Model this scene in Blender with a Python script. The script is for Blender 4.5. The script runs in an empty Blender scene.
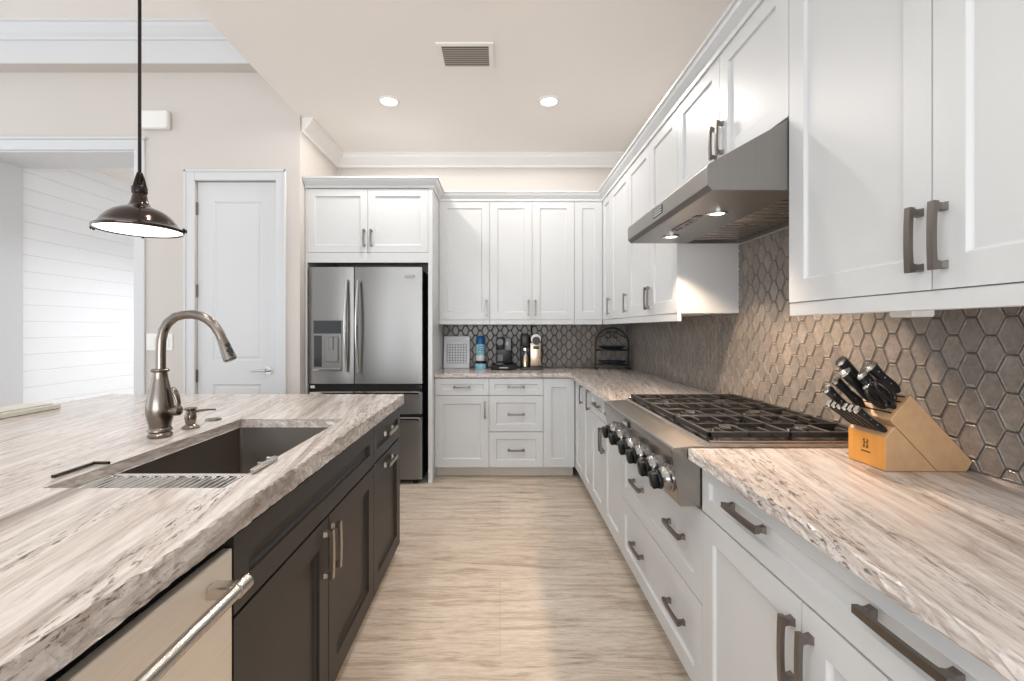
import bpy, bmesh, math, random
from mathutils import Vector, Matrix
random.seed(7)
PI = math.pi
SC = bpy.context.scene
COL = SC.collection

# ------------------------------------------------------------------ camera
H = 1.30                                   # camera height
cam_d = bpy.data.cameras.new('camera')
cam_d.sensor_width = 36.0
cam_d.lens = 36.0 * 455.0 / 1024.0
cam_d.shift_x = 12.0 / 1024.0
cam_d.shift_y = -11.5 / 1024.0
cam_d.clip_start = 0.02
cam = bpy.data.objects.new('camera', cam_d)
cam.location = (0, 0, H)
cam.rotation_euler = (PI / 2, 0, 0)
COL.objects.link(cam)
SC.camera = cam

# ------------------------------------------------------------------ world and exposure
SC.view_settings.view_transform = 'Standard'
SC.view_settings.look = 'None'
SC.view_settings.gamma = 1.0
SC.view_settings.exposure = 0.23
SC.view_settings.use_curve_mapping = False
SC.cycles.use_denoising = True
w = bpy.data.worlds.new('world')
SC.world = w
w.use_nodes = True
w.node_tree.nodes['Background'].inputs[0].default_value = (0.88, 0.94, 1.0, 1)
w.node_tree.nodes['Background'].inputs[1].default_value = 1.05


def area_light(name, loc, rot, sx, sy, power, col=(1, 1, 1)):
    d = bpy.data.lights.new(name, 'AREA')
    d.shape = 'RECTANGLE'
    d.size = sx
    d.size_y = sy
    d.energy = power
    d.color = col
    o = bpy.data.objects.new(name, d)
    o.location = loc
    o.rotation_euler = rot
    COL.objects.link(o)
    return o


def spot_light(name, loc, power, angle, blend, col, rad=0.05):
    d = bpy.data.lights.new(name, 'SPOT')
    d.energy = power
    d.spot_size = math.radians(angle)
    d.spot_blend = blend
    d.color = col
    d.shadow_soft_size = rad
    o = bpy.data.objects.new(name, d)
    o.location = loc
    COL.objects.link(o)
    return o


# added fill behind the camera, tilted up to brighten the ceiling
area_light('added_fill_light', (-1.2, -4.2, 1.3), (PI / 2 + 0.65, 0, 0), 4.5, 2.2, 170, (0.92, 0.96, 1.0))
# second added fill from the open left side, also tilted up
area_light('added_fill_light', (-6.6, 0.5, 1.4), (PI / 2 + 0.45, 0, -PI / 2), 4.0, 2.2, 28, (0.90, 0.95, 1.0))
# unseen panel added in the hall to whiten the shiplap
area_light('added_fill_light', (-2.6, 5.3, 2.2), (0, 0, 0), 1.0, 1.2, 32, (0.93, 0.96, 1.0))
# recessed ceiling lamps (two seen) and unseen spots added to brighten the lower cabinets
for px, py in ((-0.85, 3.487), (0.375, 3.487), (0.02, 2.1), (-1.05, 1.95), (0.02, 0.4), (-1.05, 0.4)):
    if py > 3:
        spot_light('ceiling_lamp_or_fill', (px, py, 3.02), 33, 176, 0.15, (1.0, 0.955, 0.91), 0.06)
    else:
        spot_light('ceiling_lamp_or_fill', (px, py, 3.02), 30, 112, 0.7, (1.0, 0.955, 0.91), 0.06)
# hood lamps
for px, py in ((0.854, 1.79), (0.842, 2.24)):
    spot_light('hood_lamp_light', (px + 0.02, py, 1.735), 32 if py < 2 else 22, 114, 0.45, (1.0, 0.76, 0.56), 0.025)

# ------------------------------------------------------------------ materials


def s2l(c):
    return tuple(((v / 255.0) / 12.92 if v / 255.0 <= 0.04045 else ((v / 255.0 + 0.055) / 1.055) ** 2.4) for v in c) + (1.0,)


def new_mat(name):
    m = bpy.data.materials.new(name)
    m.use_nodes = True
    nt = m.node_tree
    return m, nt, nt.nodes['Principled BSDF']


def N(nt, kind, **kw):
    n = nt.nodes.new(kind)
    for k, v in kw.items():
        setattr(n, k, v)
    return n


def L(nt, a, b):
    nt.links.new(a, b)


def plain(name, rgb, rough=0.5, metal=0.0, spec=0.5, noise=0.0, nscale=30, bump=0.0, aniso=0.0, coat=0.0):
    """a paint/metal/plastic with a little procedural variation"""
    m, nt, b = new_mat(name)
    c = s2l(rgb)
    b.inputs['Roughness'].default_value = rough
    b.inputs['Metallic'].default_value = metal
    b.inputs['Specular IOR Level'].default_value = spec
    b.inputs['Coat Weight'].default_value = coat
    if aniso:
        b.inputs['Anisotropic'].default_value = aniso
    tc = N(nt, 'ShaderNodeTexCoord')
    nz = N(nt, 'ShaderNodeTexNoise')
    nz.inputs['Scale'].default_value = nscale
    nz.inputs['Detail'].default_value = 4
    L(nt, tc.outputs['Object'], nz.inputs['Vector'])
    mx = N(nt, 'ShaderNodeMix', data_type='RGBA')
    k = 1.0 - noise
    mx.inputs[6].default_value = (c[0] * k, c[1] * k, c[2] * k, 1)
    mx.inputs[7].default_value = (min(1, c[0] * (1 + noise * .5)), min(1, c[1] * (1 + noise * .5)), min(1, c[2] * (1 + noise * .5)), 1)
    L(nt, nz.outputs['Fac'], mx.inputs[0])
    L(nt, mx.outputs[2], b.inputs['Base Color'])
    if bump:
        bp = N(nt, 'ShaderNodeBump')
        bp.inputs['Strength'].default_value = bump
        bp.inputs['Distance'].default_value = 0.002
        L(nt, nz.outputs['Fac'], bp.inputs['Height'])
        L(nt, bp.outputs['Normal'], b.inputs['Normal'])
    return m


def brushed(name, rgb, rough, scale, aniso=0.0, tangent_axis=None):
    m, nt, b = new_mat(name)
    c = s2l(rgb)
    b.inputs['Metallic'].default_value = 1.0
    b.inputs['Anisotropic'].default_value = aniso
    tc = N(nt, 'ShaderNodeTexCoord')
    mp = N(nt, 'ShaderNodeMapping')
    mp.inputs['Scale'].default_value = scale
    nz = N(nt, 'ShaderNodeTexNoise')
    nz.inputs['Scale'].default_value = 1.0
    nz.inputs['Detail'].default_value = 3
    L(nt, tc.outputs['Object'], mp.inputs['Vector'])
    L(nt, mp.outputs['Vector'], nz.inputs['Vector'])
    rr = N(nt, 'ShaderNodeMapRange')
    rr.inputs['To Min'].default_value = rough * 0.75
    rr.inputs['To Max'].default_value = rough * 1.25
    L(nt, nz.outputs['Fac'], rr.inputs['Value'])
    L(nt, rr.outputs['Result'], b.inputs['Roughness'])
    mx = N(nt, 'ShaderNodeMix', data_type='RGBA')
    mx.inputs[6].default_value = tuple(v * 0.88 for v in c[:3]) + (1,)
    mx.inputs[7].default_value = tuple(min(1, v * 1.08) for v in c[:3]) + (1,)
    L(nt, nz.outputs['Fac'], mx.inputs[0])
    L(nt, mx.outputs[2], b.inputs['Base Color'])
    if tangent_axis:
        tn = N(nt, 'ShaderNodeTangent', direction_type='RADIAL', axis=tangent_axis)
        L(nt, tn.outputs['Tangent'], b.inputs['Tangent'])
    return m


def emitter(name, rgb, strength):
    m, nt, b = new_mat(name)
    b.inputs['Base Color'].default_value = s2l(rgb)
    b.inputs['Emission Color'].default_value = s2l(rgb)
    b.inputs['Emission Strength'].default_value = strength
    nz = N(nt, 'ShaderNodeTexNoise')
    nz.inputs['Scale'].default_value = 5
    mr = N(nt, 'ShaderNodeMapRange')
    mr.inputs['To Min'].default_value = 0.3
    mr.inputs['To Max'].default_value = 0.5
    L(nt, nz.outputs['Fac'], mr.inputs['Value'])
    L(nt, mr.outputs['Result'], b.inputs['Roughness'])
    return m


def granite(name, rot):
    m, nt, b = new_mat(name)
    tc = N(nt, 'ShaderNodeTexCoord')

    def mapped(scale, r):
        mp = N(nt, 'ShaderNodeMapping')
        mp.inputs['Scale'].default_value = scale
        mp0 = N(nt, 'ShaderNodeMapping')
        mp0.inputs['Rotation'].default_value = (0, 0, r)
        L(nt, tc.outputs['Object'], mp0.inputs['Vector'])
        L(nt, mp0.outputs['Vector'], mp.inputs['Vector'])
        return mp.outputs['Vector']

    def noise(vec, scale, detail, rough, dist):
        n = N(nt, 'ShaderNodeTexNoise')
        n.inputs['Scale'].default_value = scale
        n.inputs['Detail'].default_value = detail
        n.inputs['Roughness'].default_value = rough
        n.inputs['Distortion'].default_value = dist
        L(nt, vec, n.inputs['Vector'])
        return n.outputs['Fac']

    def ramp(fac, stops):
        r = N(nt, 'ShaderNodeValToRGB')
        e = r.color_ramp.elements
        e[0].position, e[0].color = stops[0][0], s2l(stops[0][1])
        e[1].position, e[1].color = stops[-1][0], s2l(stops[-1][1])
        for p, c in stops[1:-1]:
            k = e.new(p)
            k.color = s2l(c)
        L(nt, fac, r.inputs['Fac'])
        return r.outputs['Color']

    def mix(fac, a, bb, mode='MIX'):
        mx = N(nt, 'ShaderNodeMix', data_type='RGBA', blend_type=mode)
        if isinstance(fac, float):
            mx.inputs[0].default_value = fac
        else:
            L(nt, fac, mx.inputs[0])
        L(nt, a, mx.inputs[6])
        if isinstance(bb, tuple):
            mx.inputs[7].default_value = bb
        else:
            L(nt, bb, mx.inputs[7])
        return mx.outputs[2]

    wide = noise(mapped((9.0, 0.55, 9.0), rot), 1.0, 4, 0.6, 0.5)
    base = ramp(wide, [(0.27, (128, 116, 108)), (0.37, (178, 166, 157)), (0.45, (212, 204, 198)), (0.53, (190, 178, 169)), (0.60, (216, 209, 203)), (0.68, (186, 174, 164)), (0.80, (146, 135, 127))])
    fine = noise(mapped((58.0, 5.0, 58.0), rot), 1.0, 8, 0.72, 0.9)
    fine_m = ramp(fine, [(0.32, (112, 102, 96)), (0.43, (214, 208, 204)), (0.54, (255, 255, 255))])
    c1 = mix(0.52, base, fine_m, 'MULTIPLY')
    spk = noise(mapped((150.0, 22.0, 150.0), rot), 1.0, 5, 0.7, 0.3)
    band = noise(mapped((7.0, 0.7, 7.0), rot + 0.03), 1.0, 3, 0.5, 0.8)
    spk_m = ramp(spk, [(0.38, (255, 255, 255)), (0.46, (0, 0, 0))])
    band_m = ramp(band, [(0.45, (0, 0, 0)), (0.62, (255, 255, 255))])
    f = mix(1.0, spk_m, band_m, 'MULTIPLY')
    c2 = mix(f, c1, s2l((92, 80, 72)))
    L(nt, c2, b.inputs['Base Color'])
    b.inputs['Roughness'].default_value = 0.16
    b.inputs['Specular IOR Level'].default_value = 0.5
    bp = N(nt, 'ShaderNodeBump')
    bp.inputs['Strength'].default_value = 0.03
    L(nt, fine, bp.inputs['Height'])
    L(nt, bp.outputs['Normal'], b.inputs['Normal'])
    return m


def floor_mat():
    m, nt, b = new_mat('floor_travertine')
    tc = N(nt, 'ShaderNodeTexCoord')

    def nz(scale, detail, rough, dist):
        mp = N(nt, 'ShaderNodeMapping')
        mp.inputs['Scale'].default_value = scale
        L(nt, tc.outputs['Object'], mp.inputs['Vector'])
        n = N(nt, 'ShaderNodeTexNoise')
        n.inputs['Scale'].default_value = 1.0
        n.inputs['Detail'].default_value = detail
        n.inputs['Roughness'].default_value = rough
        n.inputs['Distortion'].default_value = dist
        L(nt, mp.outputs['Vector'], n.inputs['Vector'])
        return n.outputs['Fac']
    a = nz((2.4, 20, 1), 8, 0.74, 0.6)
    r = N(nt, 'ShaderNodeValToRGB')
    e = r.color_ramp.elements
    e[0].position, e[0].color = 0.33, s2l((158, 141, 124))
    e[1].position, e[1].color = 0.68, s2l((213, 203, 192))
    k = e.new(0.5)
    k.color = s2l((199, 186, 171))
    L(nt, a, r.inputs['Fac'])
    f = nz((14, 110, 1), 5, 0.65, 0.4)
    r2 = N(nt, 'ShaderNodeValToRGB')
    e = r2.color_ramp.elements
    e[0].position, e[0].color = 0.36, s2l((212, 205, 198))
    e[1].position, e[1].color = 0.56, (1, 1, 1, 1)
    L(nt, f, r2.inputs['Fac'])
    mx = N(nt, 'ShaderNodeMix', data_type='RGBA', blend_type='MULTIPLY')
    mx.inputs[0].default_value = 0.5
    L(nt, r.outputs['Color'], mx.inputs[6])
    L(nt, r2.outputs['Color'], mx.inputs[7])
    br = N(nt, 'ShaderNodeTexBrick')
    br.inputs['Color1'].default_value = (1, 1, 1, 1)
    br.inputs['Color2'].default_value = (0.93, 0.92, 0.91, 1)
    br.inputs['Mortar'].default_value = (0.84, 0.80, 0.76, 1)
    br.inputs['Scale'].default_value = 1.0
    br.inputs['Mortar Size'].default_value = 0.0016
    br.inputs['Brick Width'].default_value = 1.2
    br.inputs['Row Height'].default_value = 0.6
    L(nt, tc.outputs['Object'], br.inputs['Vector'])
    mx2 = N(nt, 'ShaderNodeMix', data_type='RGBA', blend_type='MULTIPLY')
    mx2.inputs[0].default_value = 1.0
    L(nt, mx.outputs[2], mx2.inputs[6])
    L(nt, br.outputs['Color'], mx2.inputs[7])
    L(nt, mx2.outputs[2], b.inputs['Base Color'])
    b.inputs['Roughness'].default_value = 0.42
    b.inputs['Specular IOR Level'].default_value = 0.35
    return m


def tile_mat():
    m, nt, b = new_mat('glazed_tile')
    at = N(nt, 'ShaderNodeAttribute')
    at.attribute_name = 'tint'
    tc = N(nt, 'ShaderNodeTexCoord')
    n = N(nt, 'ShaderNodeTexNoise')
    n.inputs['Scale'].default_value = 55
    n.inputs['Detail'].default_value = 3
    n.inputs['Distortion'].default_value = 0.8
    L(nt, tc.outputs['Object'], n.inputs['Vector'])
    r = N(nt, 'ShaderNodeValToRGB')
    e = r.color_ramp.elements
    e[0].position, e[0].color = 0.3, s2l((124, 117, 111))
    e[1].position, e[1].color = 0.7, s2l((150, 142, 135))
    L(nt, n.outputs['Fac'], r.inputs['Fac'])
    mx = N(nt, 'ShaderNodeMix', data_type='RGBA', blend_type='MULTIPLY')
    mx.inputs[0].default_value = 1.0
    L(nt, r.outputs['Color'], mx.inputs[6])
    L(nt, at.outputs['Color'], mx.inputs[7])
    L(nt, mx.outputs[2], b.inputs['Base Color'])
    b.inputs['Roughness'].default_value = 0.30
    b.inputs['Specular IOR Level'].default_value = 0.5
    bp = N(nt, 'ShaderNodeBump')
    bp.inputs['Strength'].default_value = 0.10
    bp.inputs['Distance'].default_value = 0.004
    L(nt, n.outputs['Fac'], bp.inputs['Height'])
    L(nt, bp.outputs['Normal'], b.inputs['Normal'])
    return m


def wood_mat(name, c1, c2, scale=(3, 60, 60)):
    m, nt, b = new_mat(name)
    tc = N(nt, 'ShaderNodeTexCoord')
    mp = N(nt, 'ShaderNodeMapping')
    mp.inputs['Scale'].default_value = scale
    n = N(nt, 'ShaderNodeTexNoise')
    n.inputs['Scale'].default_value = 1.0
    n.inputs['Detail'].default_value = 5
    L(nt, tc.outputs['Object'], mp.inputs['Vector'])
    L(nt, mp.outputs['Vector'], n.inputs['Vector'])
    mx = N(nt, 'ShaderNodeMix', data_type='RGBA')
    mx.inputs[6].default_value = s2l(c1)
    mx.inputs[7].default_value = s2l(c2)
    L(nt, n.outputs['Fac'], mx.inputs[0])
    L(nt, mx.outputs[2], b.inputs['Base Color'])
    b.inputs['Roughness'].default_value = 0.42
    return m


M = {}
M['white'] = plain('cabinet_white', (206, 207, 207), 0.36, noise=0.02, nscale=3)
M['trim'] = plain('trim_white', (214, 215, 217), 0.4, noise=0.015, nscale=3)
M['crown'] = plain('crown_white', (244, 241, 238), 0.45, noise=0.01, nscale=3)
M['wall'] = plain('wall_paint', (208, 202, 196), 0.7, noise=0.02, nscale=2)
M['ceil'] = plain('ceiling_paint', (250, 245, 240), 0.8, noise=0.015, nscale=2)
M['dark'] = plain('cabinet_espresso', (42, 36, 32), 0.45, noise=0.06, nscale=8)
M['toe'] = plain('toe_kick_bounce_tan', (214, 205, 194), 0.5, noise=0.03)  # tan stands in for floor light reflected onto white toe kicks
M['shiplap'] = plain('shiplap_paint', (246, 247, 249), 0.5, noise=0.015, nscale=3)
M['steel'] = brushed('brushed_steel', (186, 182, 177), 0.26, (6, 6, 300), 0.5, 'Z')
M['dish_steel'] = brushed('dishwasher_steel', (236, 226, 212), 0.40, (4, 4, 240), 0.5, 'Z')
M['dish_steel'].node_tree.nodes['Principled BSDF'].inputs['Metallic'].default_value = 0.6
M['island_pull'] = brushed('island_pull_nickel', (176, 164, 152), 0.30, (200, 200, 20))
M['fridge_steel'] = brushed('fridge_steel', (144, 142, 140), 0.34, (4, 4, 260), 0.85, 'Z')
M['fridge_steel'].node_tree.nodes['Principled BSDF'].inputs['Anisotropic Rotation'].default_value = 0.25
M['hood_steel'] = brushed('hood_steel', (150, 146, 142), 0.34, (300, 4, 4))
M['range_steel'] = brushed('range_steel', (162, 156, 149), 0.24, (300, 4, 300), 0.6, 'X')
M['nickel'] = brushed('brushed_nickel', (130, 123, 117), 0.34, (200, 200, 20))
M['faucet'] = brushed('faucet_steel', (132, 123, 115), 0.24, (160, 160, 30))
M['satin'] = plain('satin_steel', (200, 194, 187), 0.26, 1.0, noise=0.02)
M['knob_steel'] = plain('knob_steel', (150, 147, 144), 0.17, 1.0, noise=0.03)
M['chrome'] = plain('chrome', (215, 213, 210), 0.10, 1.0, noise=0.02)
M['sink'] = brushed('sink_gunmetal', (142, 134, 127), 0.42, (5, 120, 5))
M['black'] = plain('black_plastic', (22, 21, 21), 0.35, noise=0.1)
M['matte_black'] = plain('matte_black', (14, 13, 13), 0.7, noise=0.1)
M['dispenser'] = plain('dispenser_grey', (118, 115, 112), 0.35, 0.6, noise=0.05)
M['grip'] = plain('knob_grip', (10, 10, 10), 0.4, spec=0.3, noise=0.1)
M['iron'] = plain('cast_iron', (38, 36, 35), 0.48, noise=0.2, nscale=200, bump=0.2)
M['bronze'] = plain('oil_rubbed_bronze', (54, 41, 35), 0.15, 0.9, noise=0.15, coat=0.6)
M['rod'] = plain('rod_bronze', (44, 36, 33), 0.35, 0.7, noise=0.1)
M['glass_white'] = emitter('lit_diffuser', (255, 252, 246), 2.2)
M['lamp'] = emitter('lamp_lens', (255, 250, 240), 6.0)
M['grout'] = plain('grout', (100, 96, 92), 0.8, noise=0.1, nscale=60)
M['tile'] = tile_mat()
M['gr_island'] = granite('granite_island', math.radians(-9))
M['gr_run'] = granite('granite_run', math.radians(10))
M['floor'] = floor_mat()
M['block_side'] = wood_mat('block_wood', (196, 160, 122), (176, 136, 98), (40, 6, 40))
M['block_front'] = wood_mat('block_wood_front', (226, 158, 74), (206, 138, 60), (60, 60, 4))
M['substrate'] = wood_mat('substrate_wood', (190, 165, 140), (170, 146, 122))
M['paper'] = plain('white_paper', (238, 239, 243), 0.6, noise=0.01)
M['ink'] = plain('grey_ink', (92, 94, 100), 0.7, noise=0.05)
M['blue'] = plain('blue_plastic', (20, 92, 150), 0.3, noise=0.05)
M['pale_blue'] = plain('pale_blue_label', (150, 208, 222), 0.4, noise=0.12, nscale=60)
M['navy'] = plain('navy_glaze', (28, 46, 62), 0.14, noise=0.15)
M['champagne'] = brushed('champagne_metal', (214, 196, 172), 0.3, (4, 4, 200))
M['screen'] = plain('dark_glass', (46, 46, 48), 0.08, noise=0.05)
M['grey_plastic'] = plain('grey_plastic', (62, 63, 65), 0.3, noise=0.05)
M['clear'] = plain('reservoir_plastic', (120, 122, 126), 0.1, noise=0.1)
M['white_plastic'] = plain('white_plastic', (240, 239, 235), 0.4, noise=0.01)
M['vent_dark'] = plain('louvre_metal', (168, 160, 151), 0.6, noise=0.05)  # even grey-beige for the louvres
M['board'] = wood_mat('pale_board', (222, 220, 210), (206, 203, 192), (40, 4, 40))

# ------------------------------------------------------------------ mesh helpers


class MB:
    def __init__(self):
        self.bm = bmesh.new()

    def add(self, other, mat=None):
        me = bpy.data.meshes.new('tmp')
        if mat is not None:
            other.transform(mat)
        other.to_mesh(me)
        other.free()
        self.bm.from_mesh(me)
        bpy.data.meshes.remove(me)
        return self

    def box(self, x0, x1, y0, y1, z0, z1, bev=0.0, seg=1, mat=None):
        b = bmesh.new()
        bmesh.ops.create_cube(b, size=1.0)
        for v in b.verts:
            v.co = Vector((x0 + (v.co.x + .5) * (x1 - x0), y0 + (v.co.y + .5) * (y1 - y0), z0 + (v.co.z + .5) * (z1 - z0)))
        if bev > 0:
            bmesh.ops.bevel(b, geom=b.edges[:], offset=bev, segments=seg, profile=0.5, affect='EDGES')
        return self.add(b, mat)

    def lathe(self, prof, seg=32, mat=None, caps=True):
        """prof: list of (r, z), turned about Z"""
        b = bmesh.new()
        rings = []
        for r, z in prof:
            rings.append([b.verts.new((r * math.cos(2 * PI * k / seg), r * math.sin(2 * PI * k / seg), z)) for k in range(seg)])
        for a, c in zip(rings, rings[1:]):
            for k in range(seg):
                b.faces.new((a[k], a[(k + 1) % seg], c[(k + 1) % seg], c[k]))
        if caps:
            b.faces.new(rings[0][::-1])
            b.faces.new(rings[-1])
        bmesh.ops.recalc_face_normals(b, faces=b.faces[:])
        return self.add(b, mat)

    def cyl(self, p0, p1, r, seg=20, r1=None):
        return self.tube([p0, p1], [r, r if r1 is None else r1], seg)

    def tube(self, pts, radii, seg=14, closed=False, caps=True, squash=None):
        pts = [Vector(p) for p in pts]
        n = len(pts)
        if not isinstance(radii, (list, tuple)):
            radii = [radii] * n
        b = bmesh.new()
        t0 = (pts[1] - pts[0]).normalized()
        up = Vector((0, 0, 1)) if abs(t0.z) < 0.9 else Vector((1, 0, 0))
        nrm = (up - t0 * up.dot(t0)).normalized()
        rings = []
        for i, p in enumerate(pts):
            if closed:
                t = (pts[(i + 1) % n] - pts[i - 1]).normalized()
            elif i == 0:
                t = t0
            elif i == n - 1:
                t = (pts[-1] - pts[-2]).normalized()
            else:
                t = (pts[i + 1] - pts[i - 1]).normalized()
            nrm = (nrm - t * nrm.dot(t)).normalized()
            bi = t.cross(nrm)
            sq = squash or (1, 1)
            rings.append([b.verts.new(p + nrm * (radii[i] * sq[0] * math.cos(2 * PI * k / seg)) + bi * (radii[i] * sq[1] * math.sin(2 * PI * k / seg))) for k in range(seg)])
        pairs = list(zip(rings, rings[1:]))
        if closed:
            pairs.append((rings[-1], rings[0]))
        for a, c in pairs:
            for k in range(seg):
                b.faces.new((a[k], a[(k + 1) % seg], c[(k + 1) % seg], c[k]))
        if caps and not closed:
            b.faces.new(rings[0][::-1])
            b.faces.new(rings[-1])
        bmesh.ops.recalc_face_normals(b, faces=b.faces[:])
        return self.add(b)

    def prism(self, poly, axis, a0, a1, bev=0.0):
        """poly: 2D points; axis 'x': (y,z), 'y': (x,z), 'z': (x,y); extruded a0..a1"""
        b = bmesh.new()

        def mk(p, a):
            return {'x': (a, p[0], p[1]), 'y': (p[0], a, p[1]), 'z': (p[0], p[1], a)}[axis]
        A = [b.verts.new(mk(p, a0)) for p in poly]
        B = [b.verts.new(mk(p, a1)) for p in poly]
        n = len(poly)
        b.faces.new(A)
        b.faces.new(B[::-1])
        for k in range(n):
            b.faces.new((A[k], B[k], B[(k + 1) % n], A[(k + 1) % n]))
        bmesh.ops.recalc_face_normals(b, faces=b.faces[:])
        if bev:
            bmesh.ops.bevel(b, geom=b.edges[:], offset=bev, segments=1, profile=0.5, affect='EDGES')
        return self.add(b)

    def rings(self, loops, close_last=True, close_first=True):
        """connect equal-length loops of 3D points with quads"""
        b = bmesh.new()
        R = [[b.verts.new(p) for p in lp] for lp in loops]
        n = len(R[0])
        for a, c in zip(R, R[1:]):
            for k in range(n):
                b.faces.new((a[k], a[(k + 1) % n], c[(k + 1) % n], c[k]))
        if close_first:
            b.faces.new(R[0][::-1])
        if close_last:
            b.faces.new(R[-1])
        bmesh.ops.recalc_face_normals(b, faces=b.faces[:])
        return self.add(b)

    def sweep(self, path, prof):
        """path: XY points (open polyline), prof: (outward offset, z); outward = right-hand side of the walk"""
        P = [Vector((p[0], p[1])) for p in path]
        n = len(P)
        loops = []
        for i in range(n):
            def nr(a, c):
                d = (c - a).normalized()
                return Vector((d.y, -d.x))
            if i == 0:
                mv = nr(P[0], P[1])
            elif i == n - 1:
                mv = nr(P[-2], P[-1])
            else:
                n1, n2 = nr(P[i - 1], P[i]), nr(P[i], P[i + 1])
                mv = (n1 + n2) / (1 + n1.dot(n2))
            loops.append([(P[i].x + mv.x * o, P[i].y + mv.y * o, z) for o, z in prof])
        return self.rings(loops)

    def obj(self, name, mat, parent=None, loc=None, smooth=False, bev_angle=35):
        me = bpy.data.meshes.new(name)
        self.bm.to_mesh(me)
        self.bm.free()
        me.materials.append(mat)
        if smooth:
            me.polygons.foreach_set('use_smooth', [True] * len(me.polygons))
            me.update()
            try:
                me.set_sharp_from_angle(angle=math.radians(bev_angle))
            except Exception:
                pass
        o = bpy.data.objects.new(name, me)
        COL.objects.link(o)
        if parent:
            o.parent = parent
        if loc:
            o.location = loc
        return o


def thing(name, label, cat, loc=(0, 0, 0), rz=0.0, group=None):
    o = bpy.data.objects.new(name, None)
    o.empty_display_size = 0.1
    COL.objects.link(o)
    o.location = loc
    o.rotation_euler = (0, 0, rz)
    tag(o, label, cat, group)
    return o


def tag(o, label, cat, group=None):
    o['label'] = label
    o['category'] = cat
    if group:
        o['group'] = group
    return o


def struct(o):
    o['kind'] = 'structure'
    return o


def recentre(o):
    """put a single-mesh thing's origin at its base"""
    co = [v.co for v in o.data.vertices]
    c = Vector(((min(v.x for v in co) + max(v.x for v in co)) / 2, (min(v.y for v in co) + max(v.y for v in co)) / 2, min(v.z for v in co)))
    o.data.transform(Matrix.Translation(-c))
    o.location = c
    return o


def copy_tree(o, parent=None):
    c = o.copy()
    COL.objects.link(c)
    if parent:
        c.parent = parent
    for ch in list(o.children):
        copy_tree(ch, c)
    return c


# ------------------------------------------------------------------ room shell
XW = 1.29          # right wall
YB = 4.586         # back wall
XL = -1.64         # return wall / kitchen ceiling edge
YD = 3.73          # wall with the panelled door
CT = 0.915         # counter height
CZ = 3.05          # kitchen ceiling

floor = struct(MB().box(-6.5, 1.6, -4.8, 6.6, -0.08, 0).obj('floor', M['floor']))
struct(MB().box(XW, XW + 0.15, -2.6, YB + 0.15, 0, CZ).obj('wall_right', M['wall']))
struct(MB().box(XL - 0.12, XW, YB, YB + 0.15, 0, CZ).obj('wall_back', M['wall']))
struct(MB().box(XL - 0.12, XL, YD + 0.15, YB, 0, CZ).obj('wall_left', M['wall']))
struct(MB().box(XL - 0.012, XW + 0.15, -2.6, YB + 0.15, CZ, CZ + 0.85).obj('ceiling', M['ceil']))
struct(MB().box(-6.5, XL - 0.012, -2.6, 6.6, 3.70, 3.80).obj('ceiling_living', M['ceil']))
# wall with door opening and cased opening
OX0, OX1, OZ = -4.32, -2.99, 2.763
DX0, DX1, DZ = -2.495, -1.832, 2.515
wd = MB()
wd.box(-6.5, OX0, YD, YD + 0.38, 0, 3.7)
wd.box(OX0, OX1, YD, YD + 0.38, OZ, 3.7)
wd.box(OX1, DX0, YD, YD + 0.15, 0, 3.7)
wd.box(DX0, DX1, YD, YD + 0.15, DZ, 3.7)
wd.box(DX1, XL, YD, YD + 0.15, 0, 3.7)
wd.box(-6.5, XL - 0.013, YD - 0.127, YD, 3.402, 3.4065)
struct(wd.obj('wall_front', M['wall']))
# hall beyond the cased opening: shiplap side wall with grooves
sh = MB()
pitch = 0.152
z = 0.0
while z < 3.0:
    sh.box(-4.47, -4.335, YD + 0.39, 6.4, z + 0.002, min(3.0, z + pitch - 0.002), 0.003)
    z += pitch
sh.box(-4.47, -4.342, YD + 0.39, 6.4, 0, 3.0)
struct(sh.obj('wall_hall', M['shiplap']))
struct(MB().box(-4.47, -1.8, 6.4, 6.5, 0, 3.0).obj('wall_hall_end', M['shiplap']))
struct(MB().box(-4.47, -1.8, YD + 0.38, 6.5, 3.0, 3.08).obj('ceiling_hall', M['ceil']))
# cased opening: head trim, jamb lining
tr = MB()
tr.box(OX0 - 0.1, OX1 + 0.085, YD - 0.018, YD, OZ, OZ + 0.085, 0.003)
tr.box(OX0 - 0.12, OX1 + 0.10, YD - 0.030, YD, OZ + 0.085, OZ + 0.105, 0.004)
tr.box(OX1, OX1 + 0.085, YD - 0.018, YD, 0, OZ, 0.003)
tr.box(OX0 - 0.1, OX0, YD - 0.018, YD, 0, OZ, 0.003)
tr.box(OX0, OX1, YD, YD + 0.38, OZ - 0.012, OZ)
tr.box(OX0, OX0 + 0.012, YD, YD + 0.38, 0, OZ - 0.012)
struct(tr.obj('trim_1', M['trim']))
# boxed beam with crown on the living side
bm_ = MB()
bm_.box(-6.5, XL - 0.013, YD - 0.127, YD, 3.407, 3.70)
struct(bm_.obj('trim_2', M['trim']))
cr = MB()
prof = [(0, 3.585), (0.012, 3.585), (0.018, 3.602), (0.038, 3.622), (0.068, 3.66), (0.078, 3.68), (0.09, 3.685), (0.09, 3.70), (0, 3.70)]
cr.sweep([(-6.5, YD - 0.127), (XL - 0.013, YD - 0.127)], prof)
struct(cr.obj('trim_3', M['trim']))
# room crown of the kitchen: return wall and back wall
cr = MB()
prof = [(0, 2.925), (0.012, 2.925), (0.018, 2.945), (0.04, 2.965), (0.075, 3.005), (0.085, 3.03), (0.095, 3.035), (0.095, CZ), (0, CZ)]
cr.sweep([(XL, YD + 0.03), (XL, YB), (XW, YB)], prof)
struct(cr.obj('trim_4', M['crown']))
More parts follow.
